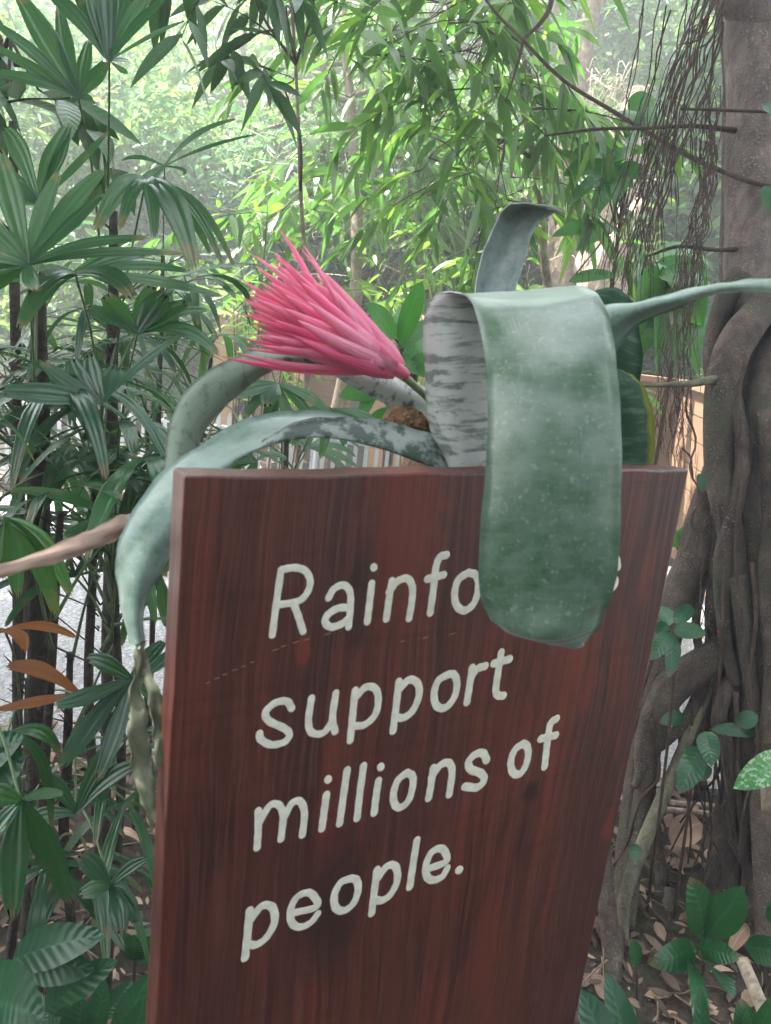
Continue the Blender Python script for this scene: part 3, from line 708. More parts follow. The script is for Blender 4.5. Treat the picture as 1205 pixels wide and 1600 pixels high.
def random_fronds(o, base, t, n, zlo=.35, mats=None, Ls=(.17, .27), keep=lambda x, y, z: True):
    k = 0; tries = 0
    while k < n and tries < 400:
        tries += 1
        f = rnd(zlo, 1); s = base + (t - base) * f; a = rnd(0, 6.28); el = rnd(.1, 1.1) if f < .9 else rnd(.5, 1.4)
        dv = Vector((math.cos(a) * math.cos(el), math.sin(a) * math.cos(el), math.sin(el))); Lp = rnd(.10, .30)
        h = s + dv * Lp; L = rnd(*Ls); x, y, z = proj(h + dv * L * .5)
        if z < .75 or not okpt(h) or not okpt(h + dv * L, .85) or not keep(x, y, z): continue
        hx, hy, hz = proj(h + Vector((dv.x, dv.y, 0)) * L * 1.1)
        if hx > 240 and hz < .85: continue
        mb = MB(); petiole(mb, s, h)
        d2 = (dv * .6 + Vector((math.cos(a), math.sin(a), rnd(-.5, .15)))).normalized()
        fan3(mb, h, d2, UP + rv(.3), L, random.randint(5, 9), rnd(.016, .026), rnd(.15, .75))
        m = mats or random.choice([M['palm'], M['palm'], M['palm_dk']])
        mb.build('frond', [m, M['palmcane']], o); k += 1
def handfan(o, base, t, org, tips, w=.028, pet=None, mat='palm', n=10):
    h = P(*org); mb = MB()
    if pet is None: pet = base + (t - base) * .8
    elif len(pet) == 3: pet = P(*pet)
    petiole(mb, pet, h, .0018)
    for tp in tips:
        b = P(tp[0], tp[1], tp[2]); c = P(tp[3], tp[4], (org[2] + tp[2]) / 2) if len(tp) > 4 else (h + b) * .5 + UP * (b - h).length * .10
        ww = w * .86 * (tp[5] if len(tp) > 5 else rnd(.8, 1.15))
        blade(mb, h, c, b, ww, (-FW * .9 + UP * .45 + RT * rnd(-.35, .35)), segw, n, .12, pleat=3)
    return mb.build('frond', [M[mat], M['palmcane']], o)
p1 = palm(178, 330, 1.42, .0115, 'tall lady palm with a dark stem and folded over drooping leaf at the top', 0)
p2 = palm(62, 470, 1.15, .017, 'thick stemmed lady palm with a large upright fan near the left edge', 0)
p3 = palm(20, 190, 1.5, .011, 'tallest lady palm whose two fans spread across the top left corner', 0)
p4 = palm(152, 640, 1.30, .008, 'lady palm with a horizontal dark fan level with the sign top', 0)
p5 = palm(95, 800, 1.05, .007, 'thin lady palm in front of the grey path with drooping hand shaped leaf', 0)
p6 = palm(178, 830, 1.2, .007, 'lady palm beside the hanging pale leaf left of the sign', 0)
p7 = palm(255, 400, 1.8, .007, 'lady palm with arching narrow leaves behind the pink flower', 0)
p8 = palm(330, 560, 2.0, .007, 'short lady palm growing just left of the pink flower tip', 0)
p9 = palm(230, 640, 1.65, .006, 'lady palm behind the curved banded leaf', 0)
p10 = palm(20, 560, 1.75, .008, 'lady palm at the far left edge behind the thick stemmed one', 0)
p11 = palm(450, 640, 1.75, .008, 'small lady palm whose leaves show under the arching leaf above the sign', 0)
p12 = palm(110, 1020, 1.25, .008, 'low lady palm with broad fan over the leaf litter', 0)
p13 = palm(-60, 620, 1.1, .012, 'lady palm half outside the left edge with hanging leaves', 0)
p14 = palm(45, 1060, 1.35, .009, 'lady palm with orange dying leaves over the path', 0)
Q = {i + 1: PALMS[i] for i in range(14)}
# top left fans
handfan(*Q[3], (171, 95, 1.05), [(60,-25,1.1),(112,-20,1.12),(140,-30,1.1),(166,-60,1.1),(205,-45,1.1),(245,-25,1.08),(262,-5,1.05),(292,32,1.0,240,50,.45),(205,96,1.08,190,92,.6),(196,118,1.1,188,105,.7)], .030, (168,330,1.30))
handfan(*Q[3], (123,153,1.1), [(-20,28,1.1,60,80,.8),(-15,68,1.1,60,110,.8),(-30,112,1.08,60,120,.9),(25,-15,1.15,75,60,1.35),(92,5,1.15,100,70,.9),(170,92,1.12,148,125,.9),(140,60,1.15,132,100,.8),(112,161,1.1,116,155,.5),(146,158,1.1,135,150,.5)], .030, (158,400,1.35))
handfan(*Q[2], (42,414,.95), [(-6,228,1.0,20,300,1.25),(-60,330,.95),(-70,390,.9),(94,265,1.0,62,330,.8),(166,262,1.0,110,310,.9),(165,300,.98,115,350,.9),(236,372,.95,120,372,.65),(-50,440,.9),(290,397,1.0,150,385,.6),(-40,470,.92),(60,455,.88,40,430,.8)], .031)
handfan(*Q[13], (60,318,1.12), [(4,198,1.15,30,215,1.1),(0,275,1.1),(112,188,1.2,78,250,1.2),(104,200,1.2,100,240,1.0),(172,203,1.15,120,260,.6),(-30,318,1.1),(-20,260,1.15)], .030, (55,600,1.15))
handfan(*Q[1], (228,283,1.15), [(147,366,1.08,196,258,1.1),(186,364,1.08,213,268,.9),(242,376,1.08,240,262,.9),(306,428,1.05,268,272,1.5),(348,415,1.1,300,285,.6),(366,418,1.12,318,290,.5),(330,400,1.15,290,300,.6)], .030, (170,640,1.42), n=14)
handfan(*Q[1], (118,428,1.05), [(48,462,.98,82,412,1.2),(210,472,1.0,180,412,1.1),(352,465,1.1,240,430,.7),(230,398,1.1),(60,430,1.0),(30,520,.95,60,440,1.1),(300,425,1.1,210,405,.7)], .030, (165,700,1.42), n=14)
handfan(*Q[7], (257,260,1.45), [(372,186,1.4,300,198,.7),(402,210,1.4,320,225,.45),(188,252,1.45,215,236,.5),(285,275,1.45,300,262,.4),(215,300,1.4)], .026)
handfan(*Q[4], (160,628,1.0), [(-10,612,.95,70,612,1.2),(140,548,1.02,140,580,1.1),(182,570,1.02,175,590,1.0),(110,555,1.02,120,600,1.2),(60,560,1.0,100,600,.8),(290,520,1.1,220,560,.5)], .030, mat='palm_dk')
handfan(*Q[1], (215,520,1.1), [(160,455,1.1,185,490,1.1),(240,440,1.12,225,480,1.1),(262,455,1.1,240,480,1.5),(300,470,1.1,255,490,1.1),(345,560,1.1,290,490,.9),(330,485,1.15,270,478,.7),(130,480,1.1)], .032, (178,760,1.42))
handfan(*Q[5], (5,812,.78), [(28,940,.8,25,850,1.1),(88,968,.85,70,850,1.1),(112,935,.85,70,820,.9),(-20,930,.8),(-50,850,.8)], .026, n=12)
handfan(*Q[6], (186,812,1.02), [(10,766,.95,100,762,.7),(95,838,1.0,140,812,.6),(240,880,1.1,215,835,.8),(262,905,1.1,235,850,.8)], .026)
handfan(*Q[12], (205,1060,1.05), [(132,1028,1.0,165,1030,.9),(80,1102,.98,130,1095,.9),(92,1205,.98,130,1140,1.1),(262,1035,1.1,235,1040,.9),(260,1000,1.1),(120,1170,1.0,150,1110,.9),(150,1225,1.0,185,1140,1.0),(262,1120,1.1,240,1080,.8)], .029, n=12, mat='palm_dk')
handfan(*Q[12], (250,900,1.3), [(165,955,1.25,210,905,.8),(215,960,1.25),(262,985,1.3),(190,1015,1.25,200,930,.9),(280,860,1.3)], .026)
handfan(*Q[13], (32,1252,.80), [(20,1445,.78,20,1330,1.2),(112,1418,.82,70,1300,1.1),(-40,1340,.75),(-30,1240,.75),(100,1240,.9,70,1235,.5)], .030, (-20,1100,.9), mat='palm_dk')  # dark leaf copy paints the shade near the ground
handfan(*Q[12], (172,1385,1.05), [(190,1470,1.0,190,1410,1.1),(235,1340,1.05,200,1350,.7),(120,1400,1.0),(215,1450,1.02,205,1400,.9),(120,1330,1.05)], .028, (120,1250,1.2), mat='palm_dk')
handfan(*Q[12], (120,1270,1.1), [(200,1150,1.1,150,1180,1.1),(230,1190,1.1,170,1200,1.0),(60,1210,1.1,90,1220,1.0),(30,1290,1.1,70,1265,.9)], .028, mat='palm_dk')
handfan(*Q[14], (8,985,1.0), [(122,998,1.05,70,965,.9),(38,1022,1.0,45,990,1.2),(-60,1000,1.0)], .017, mat='palm_dead')
handfan(*Q[14], (125,1085,1.02), [(5,1044,1.0,60,1028,1.2),(-10,1110,1.0,60,1095,.8)], .020, mat='palm_dead')
handfan(*Q[14], (10,1150,.95), [(30,1300,.95,20,1200,1.1),(95,1180,1.0,70,1120,.8),(80,1300,1.0,85,1150,.7),(-40,1250,.95)], .027, mat='palm_dk')
handfan(*Q[11], (432,600,1.3), [(418,640,1.25,420,615,1.4),(412,690,1.25,425,640,.9),(500,680,1.3,470,620,.7),(520,650,1.3,480,610,.7),(380,660,1.25,400,620,.8),(460,690,1.3,450,640,.8),(360,620,1.25)], .030)
handfan(*Q[11], (520,640,1.5), [(455,700,1.5,480,650,.8),(500,720,1.5),(570,690,1.5,555,645,.8),(600,670,1.5,570,640,.8),(540,700,1.5),(470,650,1.5)], .026)
handfan(*Q[8], (400,720,1.2), [(340,760,1.2,365,720,.8),(380,775,1.2),(330,720,1.2),(450,720,1.25,430,700,.6),(350,695,1.2,370,700,.6)], .028)
for i, n in ((1,5),(2,5),(3,3),(4,8),(5,2),(6,3),(7,5),(8,8),(9,7),(10,5),(11,1),(12,5),(13,3),(14,3)):
    o, b, t = Q[i]
    random_fronds(o, b, t, n, .5 if i in (12, 14, 5, 6) else .66, keep=lambda x, y, z: (y > 330 and (x < 430 or y > 600) and not (x < 260 and 800 < y < 1230)))
# extra crowded fronds at sign level
for i in (2, 4, 6, 9, 10, 8):
    o, b, t = Q[i]
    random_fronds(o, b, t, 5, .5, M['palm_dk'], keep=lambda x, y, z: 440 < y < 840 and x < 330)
# thin crossing dead stalks between the palms
for k in range(16):
    o, b, t = Q[random.choice([1, 2, 4, 5, 6, 9, 12])]
    s = b + (t - b) * rnd(.3, .9); e = s + Vector((rnd(-.25, .25), rnd(-.12, .1), rnd(-.22, .22)))
    if not okpt(e, .9): continue
    mb = MB(); tube(mb, [s, (s + e) * .5 + rv(.015), e], [.0018, .0014, .0008], 5, 4); mb.build('bare_stalk', M['twig'], o)
# ---------------------------------------------------------------- strangler fig on the right
M['fig_dark'] = bark_mat('fig_bark_dark', (.07, .056, .05), (.16, .13, .115), (.30, .31, .25), 170, .6)
FB = P(1180, 1350, 1.95)
fig = thing('strangler_fig', Vector((FB.x, FB.y, 0)), 'grey strangler fig with a smooth trunk above and a lattice of twisted roots below', 'tree')
def tr(pts, mat, name, sides=12, n=8, lump=.12, par=None):
    mb = MB(); tube(mb, [P(x, y, d) for x, y, d, w in pts], [w * .5 / F * d for x, y, d, w in pts], sides, n, lump=lump); return mb.build(name, mat, par or fig)
mb = MB()
tube(mb, [P(x, y, d) for x, y, d in ((1192,-420,1.95),(1190,-150,1.95),(1188,60,1.95),(1180,200,1.95),(1176,330,1.95),(1180,450,1.95),(1196,520,1.98),(1205,600,2.02))], [.12,.10,.078,.066,.062,.066,.05,.02], 28, 10, lump=.09)
mb2 = MB()
tube(mb2, [P(x, y, d) for x, y, d in ((1130,-120,2.02),(1150,40,2.03),(1152,180,2.04),(1150,330,2.04),(1148,440,2.03),(1152,500,2.0),(1160,560,2.0))], [.05,.043,.038,.035,.035,.03,.015], 20, 10, lump=.10)
tube(mb, [P(1240,200,2.0), P(1190,40,1.93), P(1130,-40,1.9), P(1060,-150,1.9)], [.04,.05,.05,.04], 18, 8, lump=.12)
mb.build('trunk', M['fig'], fig)
mb2.build('trunk', M['fig_dark'], fig)['label'] = 'darker fused side trunk'
for pts in (
  [(1200,360,1.97,30),(1195,460,1.91,44),(1160,520,1.86,52),(1138,575,1.85,48),(1126,660,1.85,48),(1128,750,1.85,46),(1142,850,1.86,42),(1150,930,1.87,42),(1163,1010,1.88,36),(1160,1100,1.9,34),(1148,1200,1.92,40),(1140,1290,1.93,46),(1128,1400,1.9,54),(1120,1500,1.8,50)],
  [(1225,400,1.97,40),(1218,520,1.9,44),(1200,580,1.86,38),(1178,680,1.85,34),(1172,800,1.86,32),(1182,900,1.86,32),(1190,1000,1.86,30),(1178,1100,1.86,36),(1170,1200,1.88,34),(1180,1330,1.9,30)],
  [(1160,430,1.92,40),(1128,480,1.93,30),(1112,560,1.93,26),(1120,640,1.92,24)],
  [(1118,730,1.9,36),(1105,800,1.92,50),(1085,870,1.93,56),(1062,930,1.94,56),(1042,1000,1.95,50),(1020,1090,1.95,40),(1000,1180,1.95,36),(985,1300,1.9,34),(968,1420,1.82,30),(955,1560,1.62,26)],
  [(1150,990,1.9,34),(1115,1025,1.9,44),(1075,1050,1.9,50),(1040,1085,1.9,50),(1018,1150,1.9,44),(1005,1250,1.9,34),(990,1350,1.85,28),(978,1450,1.8,24)],
  [(1150,900,1.84,26),(1162,980,1.83,24),(1175,1080,1.84,24),(1188,1180,1.85,24),(1182,1300,1.86,22)],
  [(1200,640,1.8,40),(1210,760,1.8,36),(1203,900,1.8,34),(1212,1050,1.8,34),(1205,1200,1.82,40),(1215,1380,1.82,40)],
  [(1125,800,1.9,22),(1120,900,1.9,22),(1112,980,1.92,20),(1122,1060,1.93,18),(1105,1130,1.94,16),(1090,1250,1.94,14)],
  [(1140,640,1.9,20),(1150,740,1.92,22),(1142,850,1.93,20),(1155,930,1.9,18)],
  [(1105,1050,1.92,16),(1075,1120,1.9,18),(1040,1160,1.9,16),(1015,1180,1.9,14),(990,1230,1.88,12)],
  [(1015,1100,2.0,24),(1010,1200,2.0,20),(1022,1300,1.98,20),(1035,1380,1.95,18),(1030,1480,1.85,16)],
  [(1195,1160,1.85,30),(1190,1260,1.8,34),(1195,1380,1.75,34),(1200,1500,1.7,36)],
  [(940,1290,1.85,22),(948,1400,1.75,26),(955,1500,1.7,24),(965,1600,1.6,22)],
  [(1050,1390,1.9,20),(1042,1450,1.85,18),(1048,1550,1.75,16),(1060,1640,1.65,16)],
  [(1140,600,1.86,26),(1160,690,1.82,26),(1150,780,1.82,24),(1128,880,1.84,24),(1132,980,1.86,22),(1150,1070,1.86,20)],
  [(1100,900,1.92,14),(1088,980,1.93,14),(1100,1060,1.92,14),(1090,1150,1.9,12),(1098,1230,1.9,12)],
 ): tr(pts, M['root'], 'root', 14, 8, .2)
tr([(1112,1065,1.93,14),(1086,1130,1.9,18),(1060,1190,1.88,20),(1030,1260,1.85,22),(1005,1320,1.82,24),(985,1370,1.8,22),(974,1420,1.78,20),(976,1490,1.75,18),(988,1560,1.7,16),(995,1640,1.65,16)], M['vine'], 'root', 12, 8, .08)['label'] = 'pale greenish smooth root running down to the left'
tr([(1150,1080,1.85,10),(1155,1250,1.85,9),(1165,1330,1.85,9),(1160,1400,1.85,8)], M['aerial'], 'root', 8, 6, .1)
tr([(1165,560,1.80,8),(1150,640,1.8,7),(1158,760,1.8,7),(1150,860,1.8,6),(1160,980,1.8,6)], M['aerial'], 'root', 8, 6, .1)
for k in range(18):   # sinuous roots of the lattice
    x = rnd(1128, 1250); y = rnd(440, 540); pts = []; dd = rnd(1.86, 2.1); wd = rnd(13, 27); sw = random.choice([-1, 1])
    while y < 1480:
        pts.append((x, y, dd + rnd(-.03, .03), wd * rnd(.8, 1.15))); x += sw * rnd(4, 34); sw = -sw if (random.random() < .6 or x > 1260 or x < 1118) else sw; y += rnd(60, 120)
        if x < 1112: x = 1116
    pts.append((x, y, 1.85, wd)); tr(pts, M['root'], 'root', 10, 8, .2)
for k in range(14):   # thin roots threading the lattice
    x = rnd(1120, 1205); y = rnd(560, 900); pts = []
    dd = rnd(1.78, 1.95); wd = rnd(5, 11)
    for j in range(6): pts.append((x, y, dd, wd * (1 - j * .1))); x += rnd(-26, 22); y += rnd(70, 130)
    tr(pts, M['aerial'] if k % 2 else M['root'], 'root', 8, 6, .12)
for k in range(12):   # thin roots low on the left side of the lattice
    x = rnd(1000, 1130); y = rnd(1010, 1150); pts = []
    dd = rnd(1.85, 2.0); wd = rnd(4, 9)
    for j in range(5): pts.append((x, y, dd, wd * (1 - j * .12))); x += rnd(-38, 18); y += rnd(40, 100)
    tr(pts, M['aerial'], 'root', 7, 6, .12)
def strand(pts, wd, k=6, wig=4.0, br=0):
    q = cr([np.array(p, dtype=float) for p in pts], k); out = []
    ph = rnd(0, 9)
    for i, p in enumerate(q): out.append((p[0] + wig * math.sin(i * 1.1 + ph) + rnd(-wig, wig) * .4, p[1], p[2], wd * (1 - .6 * i / len(q))))
    mb = MB(); tube(mb, [P(x, y, d) for x, y, d, w_ in out], [w_ * .5 / F * d for x, y, d, w_ in out], 5, 1)
    for b in range(br):
        i = random.randrange(len(out) // 3, len(out) - 1); x, y, d, w_ = out[i]; bx = []
        sx = random.choice([-1, 1]) * rnd(3, 9)
        for j in range(5): bx.append((x, y, d)); x += sx * rnd(.3, 1.2); y += rnd(12, 30); sx *= rnd(-.4, 1)
        tube(mb, [P(*c) for c in bx], [w_ * .4 / F * d] * 5, 4, 2)
    mb.build('aerial_root', M['aerial'], fig)
for k in range(23):
    f = rnd(0, 1); j = rnd(-1, 1)
    strand([(1118 + 18 * j, rnd(-40, 60), rnd(1.75, 1.95)), (1082 + 34 * j, 120 + 30 * j, 1.82 + .08*j), (1040 + 34 * j, 225 + 20 * f, 1.82), (1008 + 34 * j, 320 + 40 * f, 1.82), (985 + 40 * j, 400 + 50 * f, 1.82)], rnd(1.5, 3.8), 7, rnd(1.5, 4), 2)
for k in range(27):
    f = rnd(0, 1); j = rnd(-1, 1)
    strand([(1112 + 14 * j, rnd(120, 240), 1.85), (1100 + 14 * j, 300 + 20 * f, 1.85), (1078 + 20 * j, 400, 1.84), (1058 + 26 * j, 520, 1.84), (1050 + 28 * j, 610 + 30 * f, 1.84), (1044 + 34 * j, 660 + 75 * f, 1.84)], rnd(1.2, 2.6), 8, rnd(3, 7), 3)
for k in range(14):
    j = rnd(-1, 1); strand([(1060 + 50 * j, rnd(-30, 40), 1.9), (1030 + 50 * j, 150, 1.9), (985 + 50 * j, 300, 1.9), (955 + 50 * j, 430, 1.9)], rnd(2, 3.5), 6, 3, 2)
strand([(1075,600,1.8),(1082,700,1.8),(1088,790,1.8),(1080,860,1.8),(1096,920,1.8),(1100,1000,1.8)], 4, 6, 5, 1)
strand([(1068,700,1.8),(1090,760,1.8),(1086,830,1.8),(1094,900,1.8)], 3.4, 6, 5, 1)
tr([(1000,603,1.8,3),(1060,600,1.8,10),(1090,598,1.8,12),(1125,590,1.85,16)], M['vine'], 'branch', 10, 6, .15)
tr([(1012,400,1.86,4),(1060,385,1.86,6),(1115,390,1.87,7),(1180,388,1.97,10)], M['twig'], 'branch', 8, 6, .15)
tr([(850,212,1.9,3),(930,202,1.9,5),(1010,200,1.9,6),(1085,197,1.9,7),(1150,204,1.93,10),(1180,208,1.98,10)], M['twig'], 'branch', 8, 6, .12)
tr([(1062,170,1.85,4),(1130,172,1.85,5),(1210,175,1.85,5)], M['twig'], 'branch', 8, 6, .12)
# small leaves on the fig
def leaves_at(lst, mat, par, name='leaf', prof=ovate, thick=True):
    for (x0, y0, d0, x1, y1, d1, wpx) in lst:
        a, b = P(x0, y0, d0), P(x1, y1, d1); mb = MB()
        side = (b - a).cross(FW).normalized()
        blade(mb, a, (a + b) * .5 + (-FW * .12 + UP * .12) * (b - a).length, b, wpx / F * (d0 + d1) / 2, -FW + UP * rnd(.2, .6) + RT * rnd(-.4, .4), prof, 10, rnd(.1, .3), wav=.04)
        o = mb.build(name, mat, par)
leaves_at([(1190,165,1.8,1225,190,1.8,26),(1195,290,1.8,1200,340,1.8,22),(1092,740,1.8,1098,770,1.8,16),(1150,1130,1.8,1185,1120,1.8,28),(1110,1140,1.8,1200,1150,1.85,22)], M['broad_dk'], fig)
# ---------------------------------------------------------------- seedlings and low plants
def seedling(name, label, cat, base, stem, lst, mat='broad_dk', prof=ovate, group=None, wd=5):
    """base px on ground; stem = list of px points; lst leaves"""
    b = P(base[0], base[1], base[2]); o = thing(name, Vector((b.x, b.y, gz(b.x, b.y))), label, cat, group)
    pts = [Vector((b.x, b.y, gz(b.x, b.y) - .02))] + [P(*s) for s in stem]
    mb = MB(); tube(mb, pts, wd * .5 / F * base[2], 7, 6, lump=.1); mb.build('stem', M['twig'], o)
    leaves_at(lst, M[mat], o, prof=prof); return o
seedling('seedling', 'dark green seedling with two large upright oval leaves at the foot of the fig', 'seedling', (1100,1560,1.35), [(1098,1520,1.3),(1095,1480,1.28)],
   [(1098,1468,1.28,1078,1370,1.25,52),(1100,1468,1.28,1160,1385,1.24,58),(1088,1484,1.28,1016,1508,1.22,46),(1090,1480,1.28,1155,1500,1.2,34),(1088,1492,1.28,1146,1560,1.18,46),(1075,1495,1.28,1090,1640,1.05,34)])
seedling('seedling', 'seedling with a whorl of pointed leaves in front of the thick slanting root', 'seedling', (1052,1250,1.78), [(1050,1100,1.78),(1050,985,1.78)],
   [(1052,985,1.78,1104,992,1.74,27),(1048,988,1.78,1016,1032,1.72,28),(1050,990,1.78,1045,1060,1.72,28),(1045,980,1.78,1018,985,1.8,20),(1055,975,1.78,1080,945,1.85,26),(1046,978,1.78,1030,948,1.85,26)])
seedling('seedling', 'seedling with three hanging oval leaves over the pale path gap', 'seedling', (1078,1330,1.8), [(1078,1250,1.8),(1082,1190,1.8)],
   [(1100,1143,1.78,1112,1198,1.72,34),(1092,1168,1.78,1060,1240,1.7,42),(1080,1215,1.8,1112,1200,1.85,26),(1068,1120,1.85,1030,1130,1.8,24)])
seedling('seedling', 'seedling at the right edge with a pointed horizontal leaf', 'seedling', (1205,1560,1.35), [(1202,1500,1.3),(1200,1472,1.28)],
   [(1165,1478,1.28,1230,1495,1.25,44),(1202,1440,1.3,1225,1400,1.28,30)])
seedling('seedling', 'small seedling beside the pale greenish root with two tiny leaves', 'seedling', (1000,1560,1.6), [(995,1520,1.6),(992,1480,1.6)],
   [(982,1330,1.7,1006,1335,1.68,24),(994,1510,1.6,986,1466,1.58,24)])
seedling('broad_leaved_plant', 'plant with three long pale green leaves at the bottom beside the sign', 'plant', (960,1690,.95), [(950,1660,.95),(950,1640,.93)],
   [(985,1680,.9,946,1520,.92,52),(960,1700,.85,908,1546,.88,70),(1085,1680,.95,1092,1540,.95,34)], 'ginger', prof=ovate)
seedling('spotted_plant', 'plant with a bright green white flecked leaf at the right edge', 'plant', (1250,1450,1.35), [(1240,1300,1.3),(1215,1215,1.3)],
   [(1225,1185,1.3,1146,1232,1.25,48)], 'varieg')
seedling('hydrangea_plant', 'low plant with toothed veined leaves in the bottom left corner', 'plant', (40,1620,1.05), [(60,1560,1.0),(40,1500,1.0)],
   [(20,1500,1.0,165,1460,.95,64),(30,1505,1.0,150,1515,.95,60),(-20,1560,.9,70,1590,.85,130),(70,1580,1.0,185,1500,.95,50),(75,1590,1.0,150,1600,.95,50)], 'ginger')
seedling('hydrangea_plant', 'veined leafy plant pushing up against the bottom left side of the sign', 'plant', (180,1660,.9), [(185,1640,.88),(190,1610,.88)],
   [(180,1650,.88,236,1520,.85,50),(150,1620,.9,165,1530,.88,34),(200,1700,.8,225,1560,.8,60),(165,1590,.95,208,1532,.95,30),(120,1640,.9,130,1560,.9,60)], 'ginger')
seedling('broad_leaved_plant', 'large ribbed leaf at the left edge above the leaf litter', 'plant', (-60,1400,.95), [(-50,1260,.92),(-40,1200,.9)],
   [(-50,1240,.9,42,1180,.88,80),(-50,1215,.9,38,1150,.88,60)], 'ginger')
for k, (x, y, d, lab) in enumerate(((210,1500,1.3,'sapling of long leaves at the left foot of the sign'), (90,1600,1.0,'tuft of dark leaves along the bottom left edge'), (1170,1640,1.0,'tuft of dark leaves in the bottom right corner'))):
    ls = [(x+rnd(-6,6), y, d, x + rnd(-60, 60), y - rnd(20, 90), d + rnd(-.05, .05), rnd(22, 38)) for _ in range(6)]
    seedling('seedling', 'dark ' + lab, 'seedling', (x, y + 60, d), [(x, y + 20, d), (x, y, d)], ls)
# big fallen leaves and sticks
def fallen(label, a, b, wpx, mat='litter_lt', z=.03):
    A, B = P(a[0], a[1], gd(a[0], a[1], z)), P(b[0], b[1], gd(b[0], b[1], z + .02)); mb = MB()
    blade(mb, A, (A+B)*.5 + UP*.03, B, wpx / F * gd(a[0], a[1]), UP - FW * .6 + rv(.3), ovate, 10, .35, wav=.12)
    tag(mb.build('fallen_leaf', M[mat]), label, 'leaf', 'large fallen leaves')
fallen('large pale tan fallen leaf curled in the middle of the gap between the roots', (1050,1322), (1096,1286), 46)
fallen('pointed brown fallen leaf leaning right of the big tan one', (1098,1325), (1118,1305), 26, 'litter')
fallen('small pale fallen leaf standing upright beside the two large seedling leaves', (1140,1488), (1170,1448), 22)
fallen('tan fallen leaf lying at the foot of the left palms', (30,1380), (62,1402), 22)
fallen('curved thin fallen leaf near the lower left of the sign', (178,1300), (222,1318), 12)
fallen('pale fallen leaf lying just left of the sign', (150,1412), (168,1408), 10)
fallen('brown fallen leaf caught right of the speckled root', (1150,1255), (1205,1270), 30, 'litter', .14)
def stick(label, pts, wd, mat='deadwood'):
    mb = MB(); tube(mb, [P(*p) for p in pts], wd, 9, 5, lump=.1); tag(mb.build('stick', M[mat]), label, 'stick', 'dry sticks on the ground')
g = lambda x, y, z=.03: (x, y, gd(x, y, z))
stick('upper of two straight pale sticks lying behind the roots', [g(990,1246), g(1060,1256), g(1122,1262)], .0095)
stick('lower of two straight pale sticks lying behind the roots', [g(995,1262), g(1060,1268), g(1122,1274)], .011)
stick('thick pale stick slanting into the bottom right corner', [(1160,1500,1.35),(1185,1560,1.3),(1215,1640,1.25)], .011)
stick('tan standing dead stick at the right edge', [(1203,1200,1.7),(1205,1265,1.7)], .02)
# ---------------------------------------------------------------- fences
def planks(o, A, B, z0, z1, n, th=.03, cuts=1.8):
    L = (B - A).length; d = (B - A).normalized(); nn = Vector((-d.y, d.x, 0)); hh = (z1 - z0) / n
    for k in range(n):
        x = -rnd(0, .4)
        mb = MB(); 
        while x < L:
            l = rnd(cuts * .6, cuts * 1.2); a = max(0, x) + .002; b = min(L, x + l) - .002; x += l
            if b <= a: continue
            za, zb = z0 + k * hh + .003, z0 + (k+1) * hh - .003; o1 = rnd(0, .004); vs = []
            for s in (a, b):
                for t_ in (0 + o1, th + o1):
                    for z in (za, zb): vs.append(A + d * s + nn * t_ + Vector((0, 0, z)))
            fs = [(0,1,3,2),(4,6,7,5),(0,4,5,1),(2,3,7,6),(1,5,7,3),(0,2,6,4)]
            rr = random.random(); mb.add(vs, fs, [(0, 0, rr)] * 8)
        mb.build('plank', M['plank'], o, smooth=False)
def post(o, p, z1, s=.09, cap=True):
    mb = MB(); h = s / 2; vs = []
    for z, e in ((-.1, h), (z1 - .05, h), (z1 - .035, h * 1.12), (z1 - .02, h * 1.12), (z1 + .03, .004)):
        vs += [Vector((p.x + a * e, p.y + b * e, z)) for a, b in ((-1,-1),(1,-1),(1,1),(-1,1))]
    fs = [(i*4+k, i*4+(k+1)%4, (i+1)*4+(k+1)%4, (i+1)*4+k) for i in range(4) for k in range(4)] + [(16,17,18,19)]
    mb.add(vs, fs, [(0, 0, rnd(0, 1))] * len(vs)); mb.build('post', M['postw'], o, smooth=False)
def flat(v): return Vector((v.x, v.y, 0))
f1 = thing('wooden_fence', flat(P(760, 600, 6.6)), 'low wall of horizontal pale planks behind the flower and the sign', 'fence')
A, B = flat(P(395, 620, 6.3)), flat(P(1040, 620, 6.9)); planks(f1, A, B, .02, .80, 6)
for px, z1 in ((358, 1.10), (605, 1.30), (655, 1.22)):
    post(f1, flat(P(px, 520, 6.2)), z1, .17)
for px in (470, 820, 960): post(f1, flat(P(px, 600, 6.3)) , .84, .1)
f2 = thing('wooden_fence', flat(P(1069, 700, 4.7)), 'fence of pale horizontal planks turning a corner behind the hanging roots', 'fence')
A, B = flat(P(900, 650, 4.85)), flat(P(1066, 650, 4.75)); planks(f2, A, B, .12, 1.02, 7)
Bv = c2w(((741-602.5)/F, (501-800)/F, 1)); Bv.z = 0; Bv.normalize()
planks(f2, B - Bv * 3.2, B, .12, 1.02, 7)
mb = MB(); d = (B - A).normalized()
def rail(o, A, B, z, w_=.11, h=.035):
    d = (B - A).normalized(); nn = Vector((-d.y, d.x, 0)); mb = MB(); vs = []
    for s in (A, B):
        for t_ in (-w_/2 + .012, w_/2 + .012):
            for zz in (z, z + h): vs.append(s + nn * t_ + Vector((0, 0, zz)))
    mb.add(vs, [(0,1,3,2),(4,6,7,5),(0,4,5,1),(2,3,7,6),(1,5,7,3),(0,2,6,4)], [(0, 0, .2)] * 8); mb.build('top_rail', M['plank'], o, smooth=False)
rail(f2, A, B, 1.021); rail(f2, B - Bv * 3.2, B, 1.023)
rail(f1, flat(P(395, 620, 6.3)), flat(P(1040, 620, 6.9)), .802)
